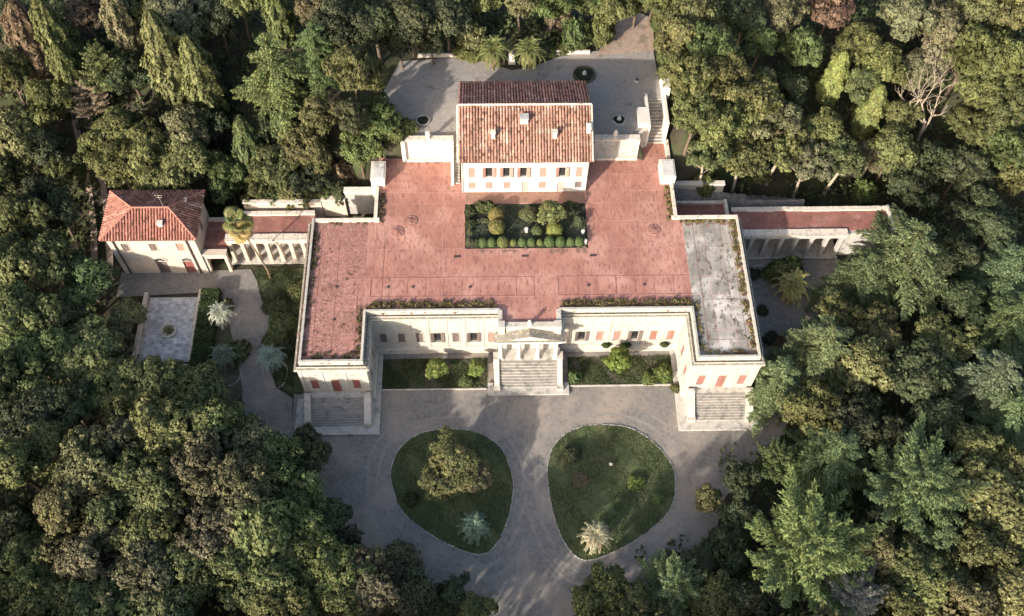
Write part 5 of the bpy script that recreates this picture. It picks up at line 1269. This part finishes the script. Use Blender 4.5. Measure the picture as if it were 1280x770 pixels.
shrub(15.2, -14.1, .7, .6, (.12, .17, .06), 'small green rosette bush near the right kerb of the right lawn', .05)
shrub(6.0, -11.5, .9, .3, (.12, .10, .06), 'flat brownish bush on the left side of the right lawn', .05)
so = thing('garden_sign', 'small white plaque standing in the middle of the right lawn', 'plaque', (9.8, -9.7, .06))
b = MB(); i = 0; b.v += [(9.6, -9.85, .5), (10.0, -9.85, .5), (10.0, -9.62, .7), (9.6, -9.62, .7)]; b.f += [(0, 1, 2, 3)]; b.t += [1]; b.box(9.6, 10.0, -9.6, -9.57, .4, .7); b.build('plate', M['white'], so)
b = MB(); b.box(9.75, 9.85, -9.75, -9.65, .06, .55); b.build('post', M['iron'], so)

# ------------------------------------------------------------------ terrace garden planting
gxs = [603, 614, 628, 641.4, 652.7, 664, 674.8, 687, 700.8, 713.5, 724.7]
rad = [.6, .58, .72, .46, .55, .55, .44, .68, .66, .56, .60]
names = ['first', 'second', 'third', 'fourth', 'fifth', 'sixth', 'seventh', 'eighth', 'ninth', 'tenth', 'last']
for k, (gx, rr_) in enumerate(zip(gxs, rad)):
    x = (gx-658.2)/9.85
    shrub(x, 16.95, rr_*1.05, rr_*1.75, (.13, .145, .050) if k in (3, 6, 2) else (.085, .125, .045), '%s clipped round bush from the left in the front row of the terrace garden' % names[k], 9.45, 'clipped bushes in the front row', CLIP, 'clipped_bush', 'bush')
gold = (.185, .165, .05)
shrub(-3.85, 21.0, 1.05, 1.7, gold, 'golden clipped dome bush, the rear one of two beside the garden arc', 9.45, None, CLIP, 'clipped_bush', 'bush')
shrub(-3.8, 19.2, 1.05, 1.7, (.16, .155, .05), 'golden clipped dome bush, the front one of two beside the garden arc', 9.45, None, CLIP, 'clipped_bush', 'bush')
shrub(1.4, 18.7, .75, 1.0, 'green', 'dark green dome bush in the middle of the terrace garden', 9.45, None, CLIP, 'clipped_bush', 'bush')
shrub(3.65, 18.85, 1.05, 1.3, (.18, .20, .055), 'bright yellow green dome bush in front of the small garden tree', 9.45, None, CLIP, 'clipped_bush', 'bush')
shrub(3.2, 20.6, 1.9, 2.9, (.18, .20, .075), 'bright leafy small tree in the terrace garden', 9.45, None, SP, 'small_tree', 'tree')
shrub(.3, 21.3, 1.0, 1.0, (.12, .13, .06), 'thin greyish shrub in the centre of the terrace garden', 9.45)
shrub(5.9, 22.2, .9, 1.2, 'dark', 'dark shrub at the back right of the terrace garden', 9.45)
shrub(6.9, 20.1, .65, 1.2, (.11, .13, .07), 'pale leaved shrub at the right edge of the terrace garden', 9.45)
shrub(-5.9, 22.5, .8, 1.1, 'green', 'left green bush of the pair at the back of the terrace garden', 9.45, 'pair of green bushes at the garden back')
shrub(-4.8, 22.6, .8, 1.1, 'green', 'right green bush of the pair at the back of the terrace garden', 9.45, 'pair of green bushes at the garden back')
shrub(-7.2, 21.9, .7, 1.0, 'dark', 'dark corner bush at the rear left of the terrace garden', 9.45)
shrub(-7.2, 20.0, .7, .9, 'dark', 'dark bush halfway down the left edge of the terrace garden', 9.45)
shrub(-7.3, 17.1, .5, .8, 'grey', 'greyish corner bush at the front left of the terrace garden', 9.45)
shrub(-6.3, 17.0, .5, .8, 'dark', 'dark small bush just right of the greyish corner bush', 9.45)
ah = []
for k in range(26):
    th = math.pi*(.05+.95*k/25); ah.append((-5.6+1.7*math.cos(th), 18.6+1.9*math.sin(th)))
Ca = np.concatenate([np.array([x, y, 9.6]) + sph(90, 0)*np.array([.28, .28, .4]) for x, y in ah])
ame = leaves('hedge_foliage', Ca, np.tile([0, 0, 1.], (len(Ca), 1)), rng.uniform(.07, .14, len(Ca)), rng.uniform(.6, 1.3, len(Ca)))
ao = bpy.data.objects.new('arched_hedge', ame); ao.color = (.12, .13, .07, 1); put(ao, label='low arc shaped grey green hedge in the left half of the terrace garden', cat='hedge')
grass('ground_cover', [(-7.8, 16.3), (7.8, 16.3), (7.8, 23.2), (-7.8, 23.2)], 12000, 9.45, (.085, .105, .068), 'dark low ground cover filling the terrace garden', .12, .07)
for x, y, lab in ((0, 18.9, 'small white pedestal in the middle of the terrace garden'), (7.3, 18.5, 'small white pot at the right edge of the terrace garden'), (7.5, 17.0, 'white square pot in the front right corner of the terrace garden')):
    o_ = thing('white_pot', lab, 'pot', (x, y, 9.45)); b = MB(); b.box(x-.18, x+.18, y-.18, y+.18, 9.45, 9.6); b.build('base', M['white'], o_)
    b = MB(); b.lathe([(.12, 9.6), (.2, 9.8), (.26, 10.05), (.22, 10.1)], x, y, 10); b.build('bowl', M['white'], o_)

# leaf litter and small clods on the gravel
def litter(regions, n, label, zb, col, size=(.05, .12)):
    P = []
    for (x0, x1, y0, y1, share) in regions:
        m = int(n*share); xx = rng.uniform(x0, x1, m); yy = rng.uniform(y0, y1, m)
        keep = (np.sin(xx*.7+yy*.4)*np.sin(yy*.9-xx*.3) + rng.normal(0, .5, m)) > .1
        P.append(np.stack([xx[keep], yy[keep], np.full(keep.sum(), zb)], 1))
    C = np.concatenate(P); me = leaves('litter', C, np.tile([0, 0, 1.], (len(C), 1)), rng.uniform(*size, len(C)), rng.uniform(.4, 1.8, len(C)), aspect=1.3, jitter=.25)
    o = bpy.data.objects.new('leaf_litter', me); o.color = (*col, 1); put(o, label=label, cat='leaf litter', kind='stuff')
litter([(-26, 25, -20, 0, .5), (-29, -18, -14, -5, .1), (18, 31, -14, -5, .1), (-8, 6, -28, -20, .1), (-38, -30, -5, 15, .1), (-54, -37, 15, 19, .05), (29, 43, 6, 20, .05)], 15000, 'scattered dry leaves and pebbles on the gravel of the forecourt', .045, (.20, .155, .11))
litter([(-19, 16, 32, 46, .8), (11, 18, 46, 53, .2)], 5000, 'scattered dry leaves on the gravel of the rear court', 13.10, (.19, .15, .11))
litter([(-27, -20, 1, 20, .3), (-19, 19, 7.5, 12, .35), (8, 19, 12, 20, .15), (-19, -8, 12, 30, .2)], 2600, 'dry leaves and moss crumbs on the pink roof terrace', 9.63, (.12, .075, .055), (.04, .09))

# worn wheel tracks curling round the two lawns
tb = MB(); rs = random.Random(11)
for P_, ctr in ((LL, (-9.6, -12.2)), (LR, (9.8, -12.2))):
    for k, (qx, qy) in enumerate(P_):
        for off in (1.5, 2.9):
            if rs.random() < .35: continue
            dx, dy = qx-ctr[0], qy-ctr[1]; L = math.hypot(dx, dy); dx, dy = dx/L, dy/L; tx, ty = -dy, dx
            cx, cy = qx+dx*(off+rs.uniform(-.12, .12)), qy+dy*(off+rs.uniform(-.12, .12)); a_, w_ = rs.uniform(.5, 1.1), rs.uniform(.12, .26)
            if cy > -2.5 and abs(cx) < 19: continue
            pts = []
            for q in range(10):
                th = 6.283*q/10; u_, v_ = a_*math.cos(th)*(1+.2*rs.uniform(-1, 1)), w_*math.sin(th)*(1+.4*rs.uniform(-1, 1)); pts.append((cx+tx*u_+dx*v_, cy+ty*u_+dy*v_, .030 + rs.uniform(0, .006)))
            tb.face(pts)
tb.build('wheel_tracks', M['wornpath'], kind='stuff', label='pale worn wheel tracks curling round the two lawns', cat='track')

# weeds on the terrace edges
def weeds(segs, per_m, wdt, h, col, label, zb=9.6, size=(.08, .17)):
    Cs, Tt = [], []
    for (x0, y0), (x1, y1), dens in segs:
        L = math.hypot(x1-x0, y1-y0); nc = int(L*dens*2)
        for _ in range(nc):
            t = random.random(); m = rng.integers(10, per_m)
            x = x0+(x1-x0)*t + random.uniform(-wdt, wdt)/2; y = y0+(y1-y0)*t + random.uniform(-wdt, wdt)/2
            rr = random.uniform(.12, .34); Cs.append(np.array([x, y, zb]) + sph(m, 0)*rr*np.array([1, 1, h])); Tt.append(np.full(m, random.uniform(.55, 1.4))*rng.uniform(.7, 1.3, m))
    C = np.concatenate(Cs); me = leaves('weeds', C, np.tile([0, 0, 1.], (len(C), 1)), rng.uniform(*size, len(C)), np.concatenate(Tt), jitter=.9)
    o = bpy.data.objects.new('roof_weeds', me); o.color = (*col, 1); put(o, label=label, cat='weeds', kind='stuff')
weeds([((-19.5, 7.9), (-4.2, 7.8), 5), ((4.2, 7.8), (20.0, 7.8), 6)], 34, .95, 1.15, (.15, .125, .055), 'dry bushy weeds growing along the front edge of the roof terrace')
weeds([((-27.2, 1), (-27.0, 20), 2.2), ((-20.7, 1), (-20.6, 7.6), 3.5), ((-26.8, .9), (-20.8, .9), 3), ((-26, 20.4), (-19.6, 20.5), 2.2), ((-18.9, 20.7), (-18.8, 25.4), 5)], 26, .7, .7, (.12, .095, .05), 'brown green weeds round the edge of the west wing roof')
weeds([((26.9, 1), (26.9, 20), 3.0), ((20.7, 1), (20.6, 7.8), 2.6), ((21, .8), (26.9, .7), 2.0), ((19.9, 20.3), (27.2, 20.3), 4.0), ((18.9, 20.6), (18.9, 25.8), 5)], 26, .75, .7, (.19, .155, .065), 'yellow brown weeds round the edge of the grey east wing roof')
weeds([((25.6, 3), (25.4, 17), 1.0), ((24, 12), (23, 4), .5), ((-25.4, 2), (-24.6, 18), .7), ((-22.5, 3), (-22, 14), .6)], 14, 1.3, .25, (.14, .085, .05), 'thin scattered moss on the wing roofs', size=(.05, .11))
for x, lab in ((10.2, 'leftmost'), (12.9, 'middle'), (17.8, 'rightmost')):
    b_ = thing('window_plant', '%s of the three dark green plants on the plinth ledge of the right facade' % lab, 'plant', (x, YR-.35, 1.5), 'plants on the plinth ledge')
    c = inst('foliage', SHR[0], b_); c.scale = (.34, .2, .34); c.color = (.06, .085, .03, 1)
    b = MB(); b.box(x-.3, x+.3, YR-.5, YR-.22, 1.5, 1.68); b.build('box', M['door'], b_)

# ------------------------------------------------------------------ west strip, court and yard planting
HG = thing('clipped_hedge', 'long dark clipped hedge between the paved court and the west road', 'hedge', (-42.2, 10.5, 0))
n = 16000; Cx = rng.uniform(-43.3, -41.0, n); Cy = rng.uniform(2.0, 15.8, n); Cz = np.where(rng.random(n) < .55, 1.25, rng.uniform(0, 1.25, n)) + rng.normal(0, .05, n)
side = rng.random(n); Cx = np.where((Cz < 1.1) & (side < .5), -43.3, np.where((Cz < 1.1) & (side < .85), -41.0, Cx)); Cy = np.where((Cz < 1.1) & (side >= .85), 15.8, Cy)
hm = leaves('hedge_foliage', np.stack([Cx+rng.normal(0, .05, n), Cy, Cz], 1), np.tile([0, 0, 1.], (n, 1)), rng.uniform(.12, .22, n), rng.uniform(.6, 1.3, n)*(1+.2*np.sin(Cy*3)))
o_ = inst('foliage', hm, HG, tuple(-Vector((-42.2, 10.5, 0)))); o_.color = (.055, .075, .028, 1)
sheet('planted_strip', [(-41.0, 15.6), (-39.8, 12.2), (-38.4, 8), (-37.4, 4.6), (-36.4, 1.0), (-38, -3), (-43, -3), (-43, 15.6)], .04, M['soil'], kind='structure')
GS = [(-36.4, 17.4), (-35.5, 14.6), (-34.0, 12), (-33.4, 8.5), (-33.5, 5.4), (-32.4, 2), (-30.2, .6), (-28.7, .6), (-28.7, 19.6), (-37, 19.8)]
sheet('west_shade_bed', GS, .05, M['lawn'], kind='structure')
grass('grass', GS, 14000, .05, (.07, .082, .036), 'rough grass between the west road and the gallery wall')
shrub(-33.4, 13.6, 1.5, 1.0, 'dark', 'dark low bush at the foot of the tall fan palm', .05)
shrub(-32.3, 10.6, 1.7, 1.3, 'green', 'deep green mound of shrub by the gallery west wall', .05)
shrub(-33.0, 8.4, 1.4, 1.1, 'green', 'green shrub just above the silvery blue palm', .05)
shrub(-37.6, 6.6, 1.5, 1.5, (.10, .12, .05), 'rounded shrub between the two palms of the planted strip', .05)
for k, (x, y, h_) in enumerate(((-36.6, 27.9, 7.6), (-34.2, 27.6, 7.2), (-31.9, 27.9, 7.8), (-29.6, 27.7, 7.4), (-27.2, 27.9, 7.9), (-24.9, 28.2, 8.6))):
    shrub(x, y, 1.9, h_, ('olive', 'green', 'gold', 'olive', 'fresh', 'dark')[k], '%s small tree from the left leaning over the cream garden wall' % names[k], 0, 'small trees behind the cream garden wall', OAK[k % 5], 'small_tree', 'tree')
shrub(-30.6, 15.6, 1.3, 1.2, 'olive', 'olive mound of shrub near the gallery wall below the arcade', .05)
shrub(-31.3, 7.2, 1.2, 1.3, 'dark', 'dark shrub between the silvery blue palm and the gallery wall', .05)
shrub(-40.0, 13.6, .9, .9, 'olive', 'low shrub beside the whitish palm', .05)
KB = smooth_poly([(-33.9, 4.9), (-31.6, 5.1), (-31.0, 3.4), (-31.6, 1.7), (-33.2, 1.7), (-34.0, 3.3)], 4); edging(KB, 'oval stone kerb round the silvery blue palm', .4, .1, .12, 'step')
KB2 = smooth_poly([(-40.0, 6.5), (-37.3, 6.7), (-36.9, 4.2), (-37.5, 2.2), (-39.4, 2.0), (-40.3, 4)], 4); edging(KB2, 'oval stone kerb round the dull shaded palm', .4, .1, .12, 'step')
PL = thing('round_planter', 'round stone planter with a spiky plant in the paved west court', 'planter', (-47.1, 9.9, .06))
b = MB(); b.lathe([(1.05, 0), (1.05, .3), (.98, .36), (.85, .36), (.82, .2), (.01, .2)], -47.1, 9.9, 24); ORG[PL.name] = Vector((-47.1, 9.9, .06)); b.v = [(x, y, z+.06) for x, y, z in b.v]; b.build('rim', M['coping'], PL)
for k in range(22):
    f = inst('leaf_blade', FRB[0], PL, (0, 0, .25)); f.rotation_euler = (0, -random.uniform(-.3, .8), k*2.4); f.scale = (.5, .5, .5); f.color = (.15, .17, .07, 1)
for x, y, z, lab in ((-13.5, 34.5, 13.06, 'round planted basin left of the main house in the rear court'), (12.8, 34.4, 13.06, 'round planted basin with a small fountain right of the main house'), (8.6, 42.6, 13.06, 'low round rockery with a stone heap in the rear court'), (15.8, 41.5, 13.06, 'tiny round drain basin at the right of the rear court')):
    o_ = thing('round_basin', lab, 'basin', (x, y, z)); r = .35 if 'tiny' in lab else (1.6 if 'rockery' in lab else .95); b = MB()
    b.lathe([(r, z), (r, z+.22), (r-.12, z+.25), (r-.2, z+.12), (.01, z+.12)], x, y, 22); b.build('rim', M['greywall'] if 'rockery' not in lab else M['soil'], o_)
    c = inst('planting', SHR[0], o_, (0, 0, .08)); c.scale = (r*.42, r*.42, .12); c.color = (.035, .045, .025, 1)
    if 'fountain' in lab or 'rockery' in lab:
        b = MB(); b.lathe([(.3, z+.1), (.32, z+.35), (.1, z+.5), (.25, z+.7), (.05, z+.8)], x, y, 10); b.build('stone', M['paving'], o_)
NI = thing('white_shrine', 'small white wayside niche standing between the two rear palms', 'shrine', (-1.4, 45.0, 13.0))
b = MB(); b.box(-1.9, -.9, 44.7, 45.4, 13, 13.5); b.box(-1.75, -1.05, 44.8, 45.3, 13.5, 14.6); b.build('body', M['white'], NI)
b = MB(); b.prism2([(-1.85, 44.7, 14.6), (-.95, 44.7, 14.6), (-.95, 45.4, 14.6), (-1.85, 45.4, 14.6)], [(-1.4, 44.7, 15.0), (-1.4, 44.7, 15.0), (-1.4, 45.4, 15.0), (-1.4, 45.4, 15.0)]); b.build('gable_roof', M['coping'], NI)
simple_wall('low_wall', 'low stone wall edging the rear court left of the palms', [(-14.5, -6.0, 46.2, 46.5, 12.9, 13.5)], 'coping')
simple_wall('low_wall', 'low stone wall edging the rear court right of the palms', [(3.2, 9.6, 46.6, 46.9, 12.9, 13.6)], 'coping')
shrub(-8.4, 46.7, 1.1, 1.0, (.17, .18, .06), 'sunlit low bush left of the rear palms', 13.0)
shrub(-6.6, 45.9, 1.0, .8, (.15, .17, .06), 'sunlit low bush nearest the left rear palm', 13.0)
for k, (x, y) in enumerate(((3.6, 46.9), (6.0, 47.5), (8.3, 48.2), (10.2, 49.6), (11.6, 51.5))):
    shrub(x, y, 1.1, 1.1, 'olive' if k % 2 else 'green', '%s shrub from the left on the bank behind the rear court' % names[k], 13.0, 'shrubs on the bank behind the rear court')
for k, (x, y) in enumerate(((19.7, 52), (20.0, 48.5), (20.2, 45.0), (20.0, 42.6))):
    shrub(x, y, 1.2, 1.9, 'olive' if k % 2 else 'green', '%s shrub counting forward along the right edge of the rear court' % names[k], 13.0, 'shrubs along the right edge of the rear court')
shrub(31.5, 17.8, .8, .8, 'dark', 'dark small bush in the east yard by the arcade', .05)
shrub(34.4, 17.6, 1.6, 2.2, 'green', 'green bushy shrub under the arcade in the east yard', .05)
shrub(31.8, 12.0, .7, .7, 'dark', 'dark small bush beside the east wall', .05)
shrub(32.4, 7.6, 1.0, 1.0, 'dark', 'dark bush near the foot of the east wing', .05)
shrub(33.6, 6.6, 1.1, 1.6, 'rust', 'reddish dry bush among the eastern conifers', .05)
b = MB(); b.tube([(31.6, 18.3, .5), (31.6, 18.8, .9), (32.6, 18.9, .9), (32.9, 18.6, .9), (33.8, 18.9, .9)], [.04]*5, 5); b.tube([(31.6, 18.5, 0), (31.6, 18.5, .9)], [.04, .04], 5); b.tube([(33.4, 18.8, 0), (33.4, 18.8, .9)], [.04, .04], 5)
b.build('garden_rail', M['white'], label='bent white metal rail in the dark east yard', cat='rail')
